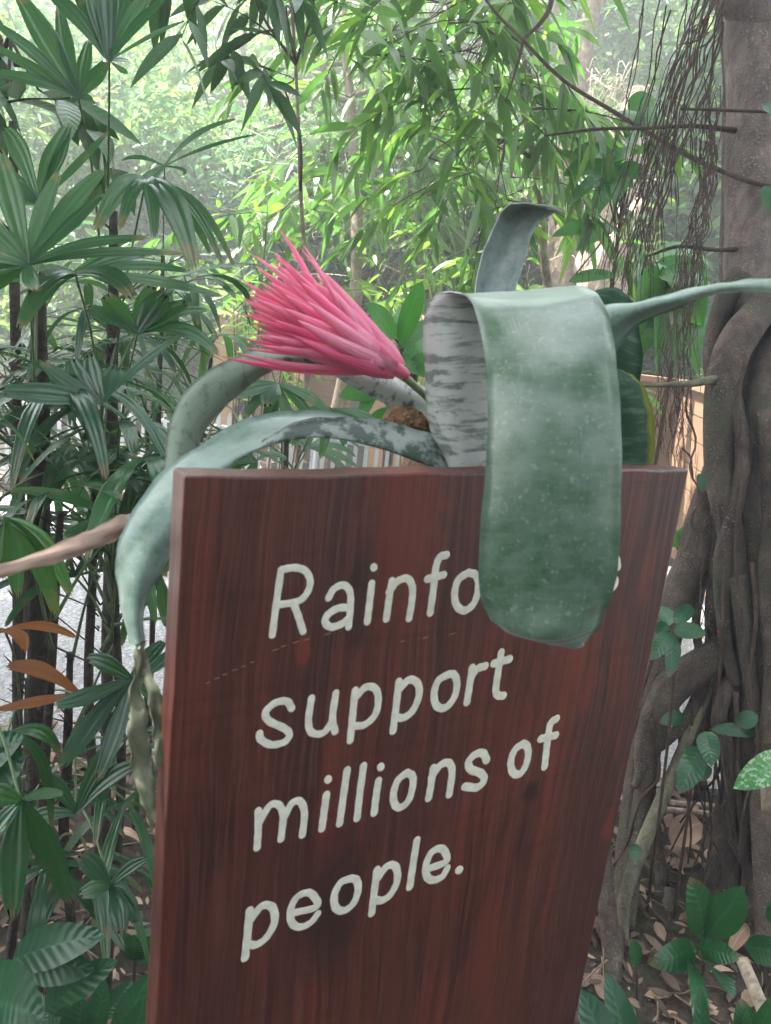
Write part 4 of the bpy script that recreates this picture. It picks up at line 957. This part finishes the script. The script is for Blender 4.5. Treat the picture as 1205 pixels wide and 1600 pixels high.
# low metal picket fence along the far edge of the path
mf = thing('metal_fence', flat(P(450, 700, 4.7)), 'low galvanised picket fence along the far edge of the path', 'fence')
A, B = flat(P(-60, 720, 4.75)), flat(P(700, 700, 4.6)); L = (B - A).length; d = (B - A).normalized()
for z in (.10, .50):
    mb = MB(); tube(mb, [A + UP * z, (A + B) * .5 + UP * z, B + UP * z], .013, 8, 1); mb.build('rail', M['metal'], mf)
n = 46
for k in range(n):
    p = A + d * (L * (k + .5) / n); mb = MB(); w_ = .011; nn = Vector((-d.y, d.x, 0)); vs = []
    for z in (.02, .56, .585):
        e = w_ if z < .57 else w_ * .3
        vs += [p + d * (sx * e) + nn * (.017 + sy * .006 - .023) + UP * z for sx, sy in ((-1,-1),(1,-1),(1,1),(-1,1))]
    mb.add(vs, [(i*4+j, i*4+(j+1)%4, (i+1)*4+(j+1)%4, (i+1)*4+j) for i in range(2) for j in range(4)] + [(8,9,10,11)], [(0,0,0)] * 12)
    mb.build('picket', M['metal'], mf, smooth=False)
for k in range(5):
    p = A + d * (L * (k + .02) / 4.1); mb = MB(); tube(mb, [p + Vector((0,0,-.05)), p + UP * .62], .022, 10, 1); mb.build('fence_post', M['metal'], mf)
# garden lamp: dark grey box with a sloping lid
gl = flat(P(575, 520, 5.6)); lamp = thing('garden_bollard', gl, 'dark grey bollard box with a sloping lid between the fence posts and the flower', 'bollard')
def boxm(mb, c, sx, sy, z0, z1, top=1.0, dz=0):
    vs = [Vector((c.x + a*sx/2, c.y + b*sy/2, z0)) for a, b in ((-1,-1),(1,-1),(1,1),(-1,1))] + [Vector((c.x + a*sx/2*top, c.y + b*sy/2*top, z1 + dz * a)) for a, b in ((-1,-1),(1,-1),(1,1),(-1,1))]
    mb.add(vs, [(3,2,1,0),(4,5,6,7),(0,1,5,4),(1,2,6,5),(2,3,7,6),(3,0,4,7)], [(0,0,0)] * 8)
mb = MB(); boxm(mb, gl, .13, .13, -.05, .98); mb.build('post', M['darkmetal'], lamp, False)
mb = MB(); boxm(mb, gl, .34, .28, 1.02, 1.06, .9); boxm(mb, gl, .24, .2, .982, 1.018); boxm(mb, gl, .30, .24, 1.062, 1.13, .6, -.02); mb.build('lid', M['darkmetal'], lamp, False)
# ---------------------------------------------------------------- lance leaved trees
def branchlet(mb, s, dv, L, nl, ll, lw, mi_leaf, mi_twig=0, droop=.5, faceb=None):
    pts = [s]; d = dv.normalized(); p = s.copy(); m = 6
    for i in range(m): d = (d - UP * droop / m + rv(.05)).normalized(); p = p + d * (L / m); pts.append(p.copy())
    tube(mb, pts, [.0035 * (1 - .12 * i) for i in range(m + 1)], 4, 1, mi=mi_twig)
    for k in range(nl):
        f = rnd(.12, 1) if k else 1; i = min(m - 1, int(f * m)); q = pts[i].lerp(pts[i+1], f * m - i) if f < 1 else pts[-1]
        dd = (pts[i+1] - pts[i]).normalized(); sd = dd.cross(UP + rv(.5)).normalized() * (1 if k % 2 else -1)
        v = (dd * rnd(.25, .9) + sd * rnd(.5, 1.1) + UP * rnd(-.7, .15)).normalized(); l = ll * rnd(.6, 1.15)
        c = q + v * l * .5; b = q + v * l * .92 - UP * l * rnd(.1, .4)
        blade(mb, q, c, b, lw * rnd(.8, 1.2), faceb or (UP + rv(.9)), lance, 5, .2, mi=mi_leaf() if callable(mi_leaf) else mi_leaf)
def lance_tree(base, label, trunk, tr_r, anchors, ll=(.14), lw=.026, cat='tree', nlr=(12, 20), bl=(.25, .55), young=.15, crowns=4, mats=None, ls=1.0):
    o = thing('lance_leaved_tree', base, label, cat, 'lance leaved trees beyond the sign')
    mb = MB(); tube(mb, trunk, tr_r, 14, 8, lump=.12); mb.build('trunk', M['trunk'], o)
    src = trunk[len(trunk) // 2:]
    per = max(1, len(anchors) // crowns)
    for c in range(0, len(anchors), per):
        mb = MB(); lim = MB()
        grp = anchors[c:c + per]; cen = sum(grp, Vector()) / len(grp); s0 = min(src, key=lambda q: (q - cen).length)
        hub = s0.lerp(cen, .6) + UP * .1
        tube(lim, [s0, s0.lerp(hub, .5) + rv(.08) + UP * .06, hub], [.016*ls, .011*ls, .007*ls], 7, 5, lump=.1)
        for a in grp:
            tube(lim, [hub, hub.lerp(a, .5) + rv(.05) + UP * .05, a], [.006*ls, .0045*ls, .003*ls], 5, 4)
            branchlet(mb, a, Vector((rnd(-1, 1), rnd(-.8, .4), rnd(-.4, .35))), rnd(*bl), random.randint(*nlr), ll, lw, lambda: 2 if random.random() < young else 1, 0, rnd(.3, 1.0))
        lim.build('limb', M['twig'], o)
        mb.build('foliage', mats or [M['twig'], M['lance'], M['lance_y']], o)
    return o
def anch(n, fn, d0, d1, rej=None):
    out = []
    while len(out) < n:
        x, y = fn()
        if rej and rej(x, y): continue
        out.append(P(x, y, rnd(d0, d1)))
    return out
b1 = flat(P(605, 520, 7.1))
T1 = [Vector((b1.x, b1.y, 0)), P(612, 600, 7.1), P(604, 430, 7.1), P(598, 340, 7.1), P(590, 250, 7.0), P(610, 120, 6.8), P(640, -60, 6.6), P(650, -250, 6.5)]
lance_tree(b1, 'slender tree with drooping narrow leaves, its ringed trunk showing right of the flower', T1, [.12, .105, .10, .092, .088, .075, .066, .055],
   anch(56, lambda: (random.gauss(635, 85), rnd(-60, 320)), 4.2, 6.2, lambda x, y: x < 470 or x > 830) + anch(20, lambda: (rnd(430, 620), rnd(230, 345)), 4.4, 6.2), .28, .045, crowns=8, ls=1.2, young=.1, bl=(.4, .85))
b2 = flat(P(870, 400, 3.4))
T2 = [Vector((b2.x, b2.y, 0)), P(862, 600, 3.4), P(850, 400, 3.4), P(835, 250, 3.4), P(800, 100, 3.4), P(760, -60, 3.4), P(740, -200, 3.4)]
lance_tree(b2, 'narrow leaved tree hanging over the upright bromeliad leaf', T2, [.022, .02, .018, .016, .014, .012, .010],
   anch(46, lambda: (rnd(670, 900), rnd(-60, 260)), 2.5, 3.6, lambda x, y: x + y * .5 > 960 or (x > 850 and y < 170)) + anch(16, lambda: (rnd(660, 800), rnd(230, 350)), 3.0, 3.6) + anch(12, lambda: (rnd(560, 720), rnd(-60, 90)), 2.6, 3.2), .18, .029, crowns=8, ls=.6, young=.22)
b3 = flat(P(420, -100, 2.1)); b3 = flat(P(470, 400, 2.4))
T3 = [Vector((b3.x, b3.y, 0)), P(478, 600, 2.45), P(470, 300, 2.5), P(462, 100, 2.5), P(450, -80, 2.4)]
lance_tree(b3, 'thin dark twigged tree with sparse hanging leaves above the flower', T3, [.008, .007, .006, .0055, .005],
   [P(445, 45, 2.1), P(440, 70, 2.1), P(400, 110, 2.1), P(425, 110, 2.1), P(330, -30, 1.9), P(300, -60, 1.9), P(365, -30, 1.95), P(420, -40, 2.0), P(455, -60, 2.2), P(400, -70, 2.0)], .15, .030, crowns=5, nlr=(6, 9), bl=(.14, .24), young=.0, ls=.35,
   mats=[M['twig'], M['canopy'], M['canopy']])
b4 = flat(P(-60, 300, 1.9))
T4 = [Vector((b4.x, b4.y, 0)), P(-70, 500, 1.9), P(-60, 200, 1.9), P(-50, 0, 1.9)]
lance_tree(b4, 'broad leaved twig tree at the left edge with dull olive leaves', T4, [.012, .011, .009, .007],
   [P(20, 130, 1.8), P(60, 140, 1.8), P(80, 150, 1.75), P(10, 160, 1.7), P(-10, 60, 1.8)], .15, .045, crowns=2, nlr=(5, 7), bl=(.1, .2), young=.0, mats=[M['twig'], M['canopy'], M['canopy']])
# low clump with yellow green narrow leaves by the flower
def clump(name, label, base, n, L, w_, mat, cat='plant', spread=.3, h=.6, nl=14):
    o = thing(name, base, label, cat); mb = MB(); st = MB()
    for k in range(n):
        a = rnd(0, 6.28); e = base + Vector((math.cos(a) * spread * random.random(), math.sin(a) * spread * random.random(), 0)); t = e + Vector((math.cos(a)*.2*spread, math.sin(a)*.2*spread, h * rnd(.6, 1.1)))
        tube(st, [e - UP*.02, e.lerp(t, .5) + rv(.02), t], [.005, .004, .003], 5, 4)
        branchlet(mb, e.lerp(t, .45), (t - e) + rv(.3), h * .5, nl, L, w_, 1, 0, .35)
        branchlet(mb, t, rv(1) + UP * .8, h * .35, nl, L, w_, 1, 0, .8)
    st.build('stem', M['twig'], o); mb.build('foliage', [M['twig'], mat], o)
clump('bamboo_clump', 'yellow green narrow leaved clump just above the pink flower', flat(P(430, 480, 4.3)), 12, .15, .026, M['lance_y'], h=1.45, spread=.35)
clump('bamboo_clump', 'yellow green narrow leaved clump right of the ringed trunk', flat(P(730, 480, 4.6)), 12, .17, .028, M['lance_y'], h=1.5, spread=.5)
clump('bamboo_clump', 'narrow leaved clump in front of the fence corner', flat(P(830, 520, 4.2)), 9, .17, .026, M['lance'], h=1.3, spread=.4)
# vine stems crossing in front of the trees
mb = MB(); tube(mb, [P(x, y, d) for x, y, d in ((700,-120,2.3),(760,0,2.25),(815,60,2.2),(880,125,2.15),(960,175,2.1),(1060,235,2.0),(1130,268,1.9),(1205,292,1.86),(1300,300,1.86))], [.0035,.004,.0045,.005,.0055,.006,.006,.006,.006], 8, 5, lump=.06)
tag(mb.build('woody_vine', M['twig']), 'long dark vine stem crossing diagonally down to the fig trunk', 'vine')
mb = MB(); tube(mb, [P(x, y, d) for x, y, d in ((870,-100,2.4),(862,0,2.4),(845,35,2.38),(820,60,2.36),(812,90,2.35),(790,160,2.35))], [.009,.008,.007,.005,.004,.002], 8, 5, lump=.06)
tag(mb.build('woody_vine', M['twig']), 'short dark curved vine hanging from the top among the narrow leaves', 'vine')
# broad leaved shrub by the aerial roots
def broad_shrub(label, base, top, lst, wd=.007):
    o = thing('broad_leaved_shrub', base, label, 'shrub', 'broad leaved shrubs behind the roots')
    mb = MB(); tube(mb, [base - UP*.03, base.lerp(top, .5) + rv(.04), top], [wd*1.6, wd*1.2, wd], 8, 6, lump=.1)
    for (x0, y0, d0, x1, y1, d1, w_) in lst: tube(mb, [top.lerp(base, rnd(0, .1)), P(x0, y0, d0)], [wd*.5, wd*.35], 5, 2)
    mb.build('stem', M['twig'], o); leaves_at(lst, M['broad'], o)
broad_shrub('broad leaved shrub with layered oval leaves left of the hanging roots', flat(P(985, 400, 2.8)), P(975, 300, 2.8),
  [(975,225,2.75,938,270,2.7,38),(985,210,2.75,980,172,2.8,46),(995,215,2.75,1030,172,2.8,40),(985,205,2.75,985,235,2.6,26),(960,245,2.7,895,240,2.65,34),(955,255,2.7,1000,240,2.6,26),(950,262,2.7,880,275,2.65,34),(955,270,2.7,890,320,2.6,24),
   (960,275,2.7,925,345,2.6,30),(965,265,2.7,1010,280,2.7,30),(970,275,2.7,960,320,2.6,30),(940,260,2.7,990,295,2.7,30),(1000,230,2.8,1045,250,2.8,34),(1010,200,2.8,1055,210,2.8,34),(985,180,2.9,1020,150,2.9,40),(950,360,2.7,862,370,2.6,26),(960,355,2.7,900,392,2.6,24),(890,440,2.5,965,432,2.5,22),(985,385,2.4,1012,430,2.3,16)])
broad_shrub('broad leaved shrub showing through the roots above the fence corner', flat(P(1060, 500, 3.0)), P(1065, 480, 3.0),
  [(1050+rnd(-40,50), 470+rnd(-70,90), rnd(2.7,3.2), 1050+rnd(-60,70), 500+rnd(-90,90), rnd(2.7,3.2), rnd(26,46)) for _ in range(26)])
broad_shrub('broad leaved shrub right of the pink flower with a large oval leaf', flat(P(655, 560, 1.9)), P(650, 560, 1.9),
  [(618,530,1.8,572,475,1.75,36),(625,540,1.8,660,440,1.75,34),(625,545,1.8,690,500,1.9,26),(630,555,1.8,680,545,1.9,30),(620,560,1.8,668,590,1.8,30),(610,610,1.8,530,620,1.8,40),(600,620,1.8,650,665,1.8,30),(640,575,1.8,680,560,1.8,26),(590,600,1.8,560,665,1.8,24),(625,530,1.8,625,480,1.9,20),(615,640,1.85,560,690,1.85,30)])
broad_shrub('leafy shrub seen low behind the right side of the sign', flat(P(1060, 900, 3.1)), P(1065, 845, 3.1),
  [(1060,850,3.0,1085,822,3.0,26),(1060,855,3.0,1040,825,3.0,24),(1062,855,3.0,1080,870,3.0,22),(1055,850,3.1,1090,845,3.1,22)])
# ---------------------------------------------------------------- further trees
def mass(mb_n, cen, rad, size, rs, flat_=.35, mi=3, hollow=.35):
    """numpy leaves spread through an ellipsoid, in clumps"""
    c = rs.normal(size=(max(3, mb_n // 60), 3)); c /= np.linalg.norm(c, axis=1)[:, None]; c *= (rs.uniform(hollow, 1, len(c)) ** .6)[:, None]
    idx = rs.integers(0, len(c), mb_n); p = c[idx] + rs.normal(0, .16, (mb_n, 3)); p = p * np.array(rad) + np.array(cen)
    d = rs.normal(size=(mb_n, 3)); d[:, 2] = d[:, 2] * .5 - .35; d /= np.linalg.norm(d, axis=1)[:, None]
    u = rs.normal(size=(mb_n, 3)); u[:, 2] = np.abs(u[:, 2]) + .9; s = np.cross(d, u); s /= np.linalg.norm(s, axis=1)[:, None]; nn = np.cross(s, d)
    L = size * rs.uniform(.6, 1.3, mb_n); Wd = L * rs.uniform(.2, .42, mb_n) * .5
    return p, d, s, nn, L, Wd
def mass_obj(name, parts, mats, par=None):
    V = []; Fc = []; A = []; MI = []; n0 = 0
    org = np.array(par.location) if par is not None else np.zeros(3)
    for (p, d, s, nn, L, Wd), mi in parts:
        n = len(p); L = L[:, None]; Wd = Wd[:, None]
        v = np.stack([p, p + d*L*.3 + s*Wd*.85 + nn*L*.02, p + d*L*.35 - nn*L*.05, p + d*L*.3 - s*Wd*.85 + nn*L*.02, p + d*L*.68 + s*Wd*.75 - nn*L*.02, p + d*L*.68 - s*Wd*.75 - nn*L*.02, p + d*L - nn*L*.16], 1)
        V.append(v.reshape(-1, 3)); r = np.random.default_rng(n).uniform(0, 1, n)
        a = np.zeros((n, 7, 3)); a[:, :, 0] = [0, 1, 0, -1, 1, -1, 0]; a[:, :, 1] = [0, .3, .35, .3, .68, .68, 1]; a[:, :, 2] = r[:, None]; A.append(a.reshape(-1, 3))
        f = np.array([[0, 1, 2, 2], [0, 2, 3, 3], [2, 1, 4, 6], [2, 6, 5, 3]]); Fc.append((f[None] + (np.arange(n) * 7 + n0)[:, None, None]).reshape(-1, 4)); MI += [mi] * (n * 4); n0 += n * 7
    V = np.concatenate(V) - org; Fc = np.concatenate(Fc); A = np.concatenate(A)
    me = bpy.data.meshes.new(name); tri = Fc[:, 2] == Fc[:, 3]
    lens = np.where(tri, 3, 4); me.vertices.add(len(V)); me.vertices.foreach_set('co', V.astype(np.float32).ravel())
    loops = np.concatenate([f[:3] if t else f for f, t in zip(Fc, tri)]) if False else Fc.ravel()[~np.stack([np.zeros(len(tri), bool)] * 3 + [tri], 1).ravel()]
    me.loops.add(len(loops)); me.loops.foreach_set('vertex_index', loops.astype(np.int32)); me.polygons.add(len(Fc))
    st = np.concatenate([[0], np.cumsum(lens)[:-1]]); me.polygons.foreach_set('loop_start', st.astype(np.int32))
    for m in mats: me.materials.append(m)
    me.polygons.foreach_set('material_index', np.array(MI, dtype=np.int32))
    at = me.attributes.new('lf', 'FLOAT_VECTOR', 'POINT'); at.data.foreach_set('vector', A.astype(np.float32).ravel())
    me.update(calc_edges=True); me.validate()
    o = bpy.data.objects.new(name, me); COL.objects.link(o)
    if par is not None: o.parent = par
    return o
rs = np.random.default_rng(5)
def bgtree(name, label, px, py, d, rw, rh, n, size, mats, trunk_r=.05, cat='tree', group='trees and bushes beyond the fence'):
    c = P(px, py, d); b = Vector((c.x, c.y, gz(c.x, c.y)))
    o = thing(name, b, label, cat, group)
    mb = MB(); top = c + UP * rh * .5
    tube(mb, [b - UP*.1, b.lerp(c, .5) + rv(.1), c, top], [trunk_r, trunk_r*.8, trunk_r*.6, trunk_r*.25], 10, 5, lump=.12)
    for k in range(6):
        a = rnd(0, 6.28); s = b.lerp(top, rnd(.4, .9)); e = c + Vector((math.cos(a)*rw*.8, math.sin(a)*rw*.5, rnd(-.5, .7)*rh))
        tube(mb, [s, s.lerp(e, .5) + rv(.12), e], [trunk_r*.4, trunk_r*.25, trunk_r*.08], 6, 5)
    mb.build('trunk', M['trunk'], o)
    parts = [(mass(int(n / len(mats)), c, (rw, rw * .7, rh), size, rs), i) for i in range(len(mats))]
    mass_obj('crown', parts, mats, o); return o
bg_ = [('bush','large sunlit bush filling the upper left behind the palm fans',120,210,7.5,1.5,1.2,7000,.11,['bgA','bgB']),
 ('bush','sunlit bush below the leaning twigs left of centre',330,330,8.0,1.3,.9,6000,.12,['bgB','bgA']),
 ('bush','bright bush against the sky left of the thin bare tree',380,90,9.0,1.6,1.3,7000,.12,['bgA','bgA']),
 ('bush','pale green bush in the top left corner',40,20,10.,1.9,1.6,7000,.13,['bgA','bgB']),
 ('bush','bluish green bush behind the flower tip',470,330,7.0,.8,.7,3600,.10,['bgB','bgC']),
 ('bush','shaded bush behind the ringed trunk',620,330,7.5,1.3,1.1,6000,.12,['bgC','bgA']),
 ('tree','leafy tree behind the narrow leaves at top centre',700,60,9.5,1.9,1.8,8000,.14,['bgC','bgA']),
 ('tree','bright leafy tree at the top right beyond the roots',990,60,8.5,1.2,1.2,5500,.12,['bgA','bgB']),
 ('bush','shaded bush behind the pale stump on the right',880,330,7.0,1.4,.9,6000,.13,['bgC','bgB']),
 ('bush','dark bush behind the hanging roots',1060,380,6.2,.9,1.0,4500,.13,['bgC','bgA']),
 ('bush','low bush beyond the left end of the plank wall',180,470,7.0,1.6,.6,5200,.10,['bgC','bgA']),
 ('bush','low dark bush behind the posts',600,440,7.6,1.3,.45,4000,.10,['bgC','bgB']),
 ('bush','broad bush partly hidden by the fig trunk',1230,300,5.5,1.0,1.3,4000,.13,['bgC','bgA'])]
for name, lab, px, py, d, rw, rh, n, sz, ms in bg_:
    bgtree(name, lab, px, py, d, rw, rh, n, sz * 1.35, [M[m] for m in (ms + ms + ms + ['bgC'] if px < 500 and py < 350 else ms + ['bgC'])])  # dark leaf copy mixed in paints shaded gaps into the crowns
for k, (px, py, d, rw, rh, m) in enumerate(((-150,120,13,4,4,'bgA'),(250,60,14,4,3.6,'bgA'),(640,330,14,4.0,2.0,'bgB'),(950,120,13,4,3.6,'bgA'),(1350,100,12,4,4,'bgC'))):
    bgtree('tree', ['tall pale tree far behind at the left edge','tall pale tree far behind the left palms','tall tree far behind the centre','tall tree far behind the vine crossing','tall dark tree far behind the fig'][k], px, py, d, rw, rh, 8500, .24, [M[m], M['bgB']], .12)
# undergrowth beyond the fence, uncountable
parts = []
for k in range(16):
    x = rnd(-6, 6); y = rnd(7.4, 11); parts.append((mass(1100, (x, y, gz(x, y) + .35), (1.1, .8, .55), .11, rs), k % 3))
tag(mass_obj('undergrowth', parts, [M['bgA'], M['bgB'], M['bgC']]), kind='stuff')
mb = MB()
for k in range(700):
    a = P(rnd(380, 1000), rnd(120, 470), rnd(5.2, 7)); dv = rv(1); dv.z *= .9; L = rnd(.15, .5)
    tube(mb, [a, a + dv * L * .5 + rv(.06), a + dv * L + UP * -.08], [.002, .002, .001], 3, 3)
tag(mb.build('dry_undergrowth', M['straw']), kind='stuff')
# bare thin tree top centre
b = flat(P(545, 300, 5.2)); o = thing('thin_tree', b, 'thin bare branching tree against the bright sky at top centre', 'tree')
mb = MB(); tube(mb, [b] + [P(x, y, 5.2) for x, y in ((552,500),(556,300),(548,160),(540,80),(536,-40))], [.05,.045,.035,.03,.026,.02], 12, 6, lump=.15)
mb.build('trunk', M['trunk'], o); mb = MB()
for (pts) in ([(548,160),(500,145),(470,150),(445,160)],[(545,120),(575,95),(610,80),(640,40)],[(540,80),(515,40),(500,0)],[(548,150),(590,140),(620,150)],[(540,60),(560,20),(575,-30)],[(530,140),(505,110),(520,60)],[(556,250),(600,230),(640,200)],[(470,150),(450,190),(420,200)],[(540,100),(490,95),(470,60)]):
    tube(mb, [P(x, y, 5.2 + rnd(-.1, .1)) for x, y in pts], [.018, .013, .01, .006][:len(pts)], 7, 5, lump=.12)
    for k in range(9):
        i = random.randrange(len(pts) - 1); f = random.random(); x = pts[i][0] + (pts[i+1][0] - pts[i][0]) * f; y = pts[i][1] + (pts[i+1][1] - pts[i][1]) * f
        tube(mb, [P(x, y, 5.2), P(x + rnd(-25, 25), y + rnd(-25, 20), 5.2), P(x + rnd(-50, 50), y + rnd(-50, 40), 5.15)], [.005, .0035, .0015], 4, 4)
mb.build('branch', M['trunk'], o)
# pinkish trunk top right, pale stump and leaning dead log
for lab, pts, rr in (('pale pinkish trunk rising behind the narrow leaves at the upper right', [(870,520),(885,330),(890,250),(905,120),(928,0),(940,-120)], [.10,.09,.08,.07,.06,.05]),
                     ('second thin pale trunk just left of the pinkish one', [(850,520),(868,300),(885,150),(870,50),(862,-80)], [.035,.03,.03,.028,.025])):
    b = flat(P(pts[0][0], pts[0][1], 5.6)); o = thing('pale_tree', b, lab, 'tree'); mb = MB(); tube(mb, [b] + [P(x, y, 5.6) for x, y in pts], [rr[0]] + rr, 12, 6, lump=.12); mb.build('trunk', M['trunk'], o)
    s = P(pts[-2][0], pts[-2][1], 5.6); mass_obj('crown', [(mass(1500, s + UP * 1.3, (1.0, .8, .6), .12, rs), 0)], [M['bgA']], o)
b = flat(P(955, 400, 5.0)); o = thing('tree_stump', b, 'pale broken stump wrapped in dry fibres behind the hanging roots', 'stump')
mb = MB(); tube(mb, [b - UP*.1] + [P(x, y, 5.0) for x, y in ((935,480),(945,380),(965,280),(985,200),(1000,140))], [.16,.15,.14,.13,.12,.05], 18, 6, lump=.18); mb.build('trunk', M['deadwood'], o)
mb = MB()
for k in range(220):
    x, y = rnd(915, 1010), rnd(110, 330); a = P(x, y, 4.85); tube(mb, [a, a + rv(.08), a + rv(.14) - UP * .12], [.003, .0025, .001], 3, 3)
tag(mb.build('dry_fibre', M['straw'], o), kind='stuff')
mb = MB(); tube(mb, [P(900, 480, 4.3), P(925, 430, 4.35), P(960, 375, 4.4), P(1000, 315, 4.5)], [.05, .048, .045, .03], 12, 6, lump=.12)
tag(mb.build('dead_log', M['deadwood']), 'pale bare log leaning up to the right behind the bromeliad', 'log')
# ---------------------------------------------------------------- canopy overhead shades the sign
# plus unseen leaf masses around and behind the viewer, added to dim the foreground
parts = [(mass(2600, (xx, yy, rnd(4.4, 5.4)), (1.7, 1.4, .5), .26, rs, hollow=.0), 0) for xx, yy in ((-3.7,3.5),(-3.6,.4),(-3.4,2),(-1.8,1),(-1.6,2.8),(0,-1.6),(-1.8,-1.6),(1.9,-1),(2.8,.9),(-3.4,-1.5))]
parts += [(mass(1500, (xx, yy, zz), (2.0, 1.2, 1.5), .26, rs, hollow=.0), 0) for xx, yy, zz in ((-2.6,1.2,3.3),(-2.4,-3.6,2.4),(0,-3.9,3.0),(2.4,-3.5,2.4),(0,-4.2,1.2),(3.8,-1.2,2.8))]  # unseen masses added to cut the sky light on the foreground
parts += [(mass(2600, (xx, yy, zz), (1.5, .6, .9), .24, rs, hollow=.0), 0) for xx, yy, zz in ((-1.9,-1.9,.9),(0,-2.3,.8),(1.9,-1.9,.9))]  # unseen low masses behind the viewer, added to darken the lower part
mass_obj('crown', parts, [M['canopy']], fig)  # holds the added light-blocking masses as well as the fig's canopy
mb = MB()
for k in range(9):
    a = P(1192, -420, 1.95); e = Vector((rnd(-3.5, 2), rnd(.2, 4), rnd(4.2, 5))); tube(mb, [a, a.lerp(e, .4) + UP * .7, e], [.06, .04, .015], 8, 6, lump=.1)
mb.build('limb', M['fig'], fig)

# ---------------------------------------------------------------- haze volume, added to stand in for a pale lens veil
HZ = 0.028
if HZ:
    mb = MB(); x0, x1, y0, y1, z0, z1 = -70, 70, -40, 100, -3, 14
    mb.add([Vector((x, y, z)) for z in (z0, z1) for x, y in ((x0,y0),(x1,y0),(x1,y1),(x0,y1))], [(3,2,1,0),(4,5,6,7),(0,1,5,4),(1,2,6,5),(2,3,7,6),(3,0,4,7)], [(0,0,0)] * 8)
    hm = bpy.data.materials.new('haze'); hm.use_nodes = True; hm.node_tree.nodes.remove(hm.node_tree.nodes['Principled BSDF'])
    pv = hm.node_tree.nodes.new('ShaderNodeVolumePrincipled'); pv.inputs['Density'].default_value = HZ; pv.inputs['Color'].default_value = (.93, .97, 1, 1); pv.inputs['Anisotropy'].default_value = .2
    hm.node_tree.links.new(pv.outputs[0], hm.node_tree.nodes['Material Output'].inputs['Volume'])
    tag(mb.build('haze', hm, smooth=False), kind='stuff')
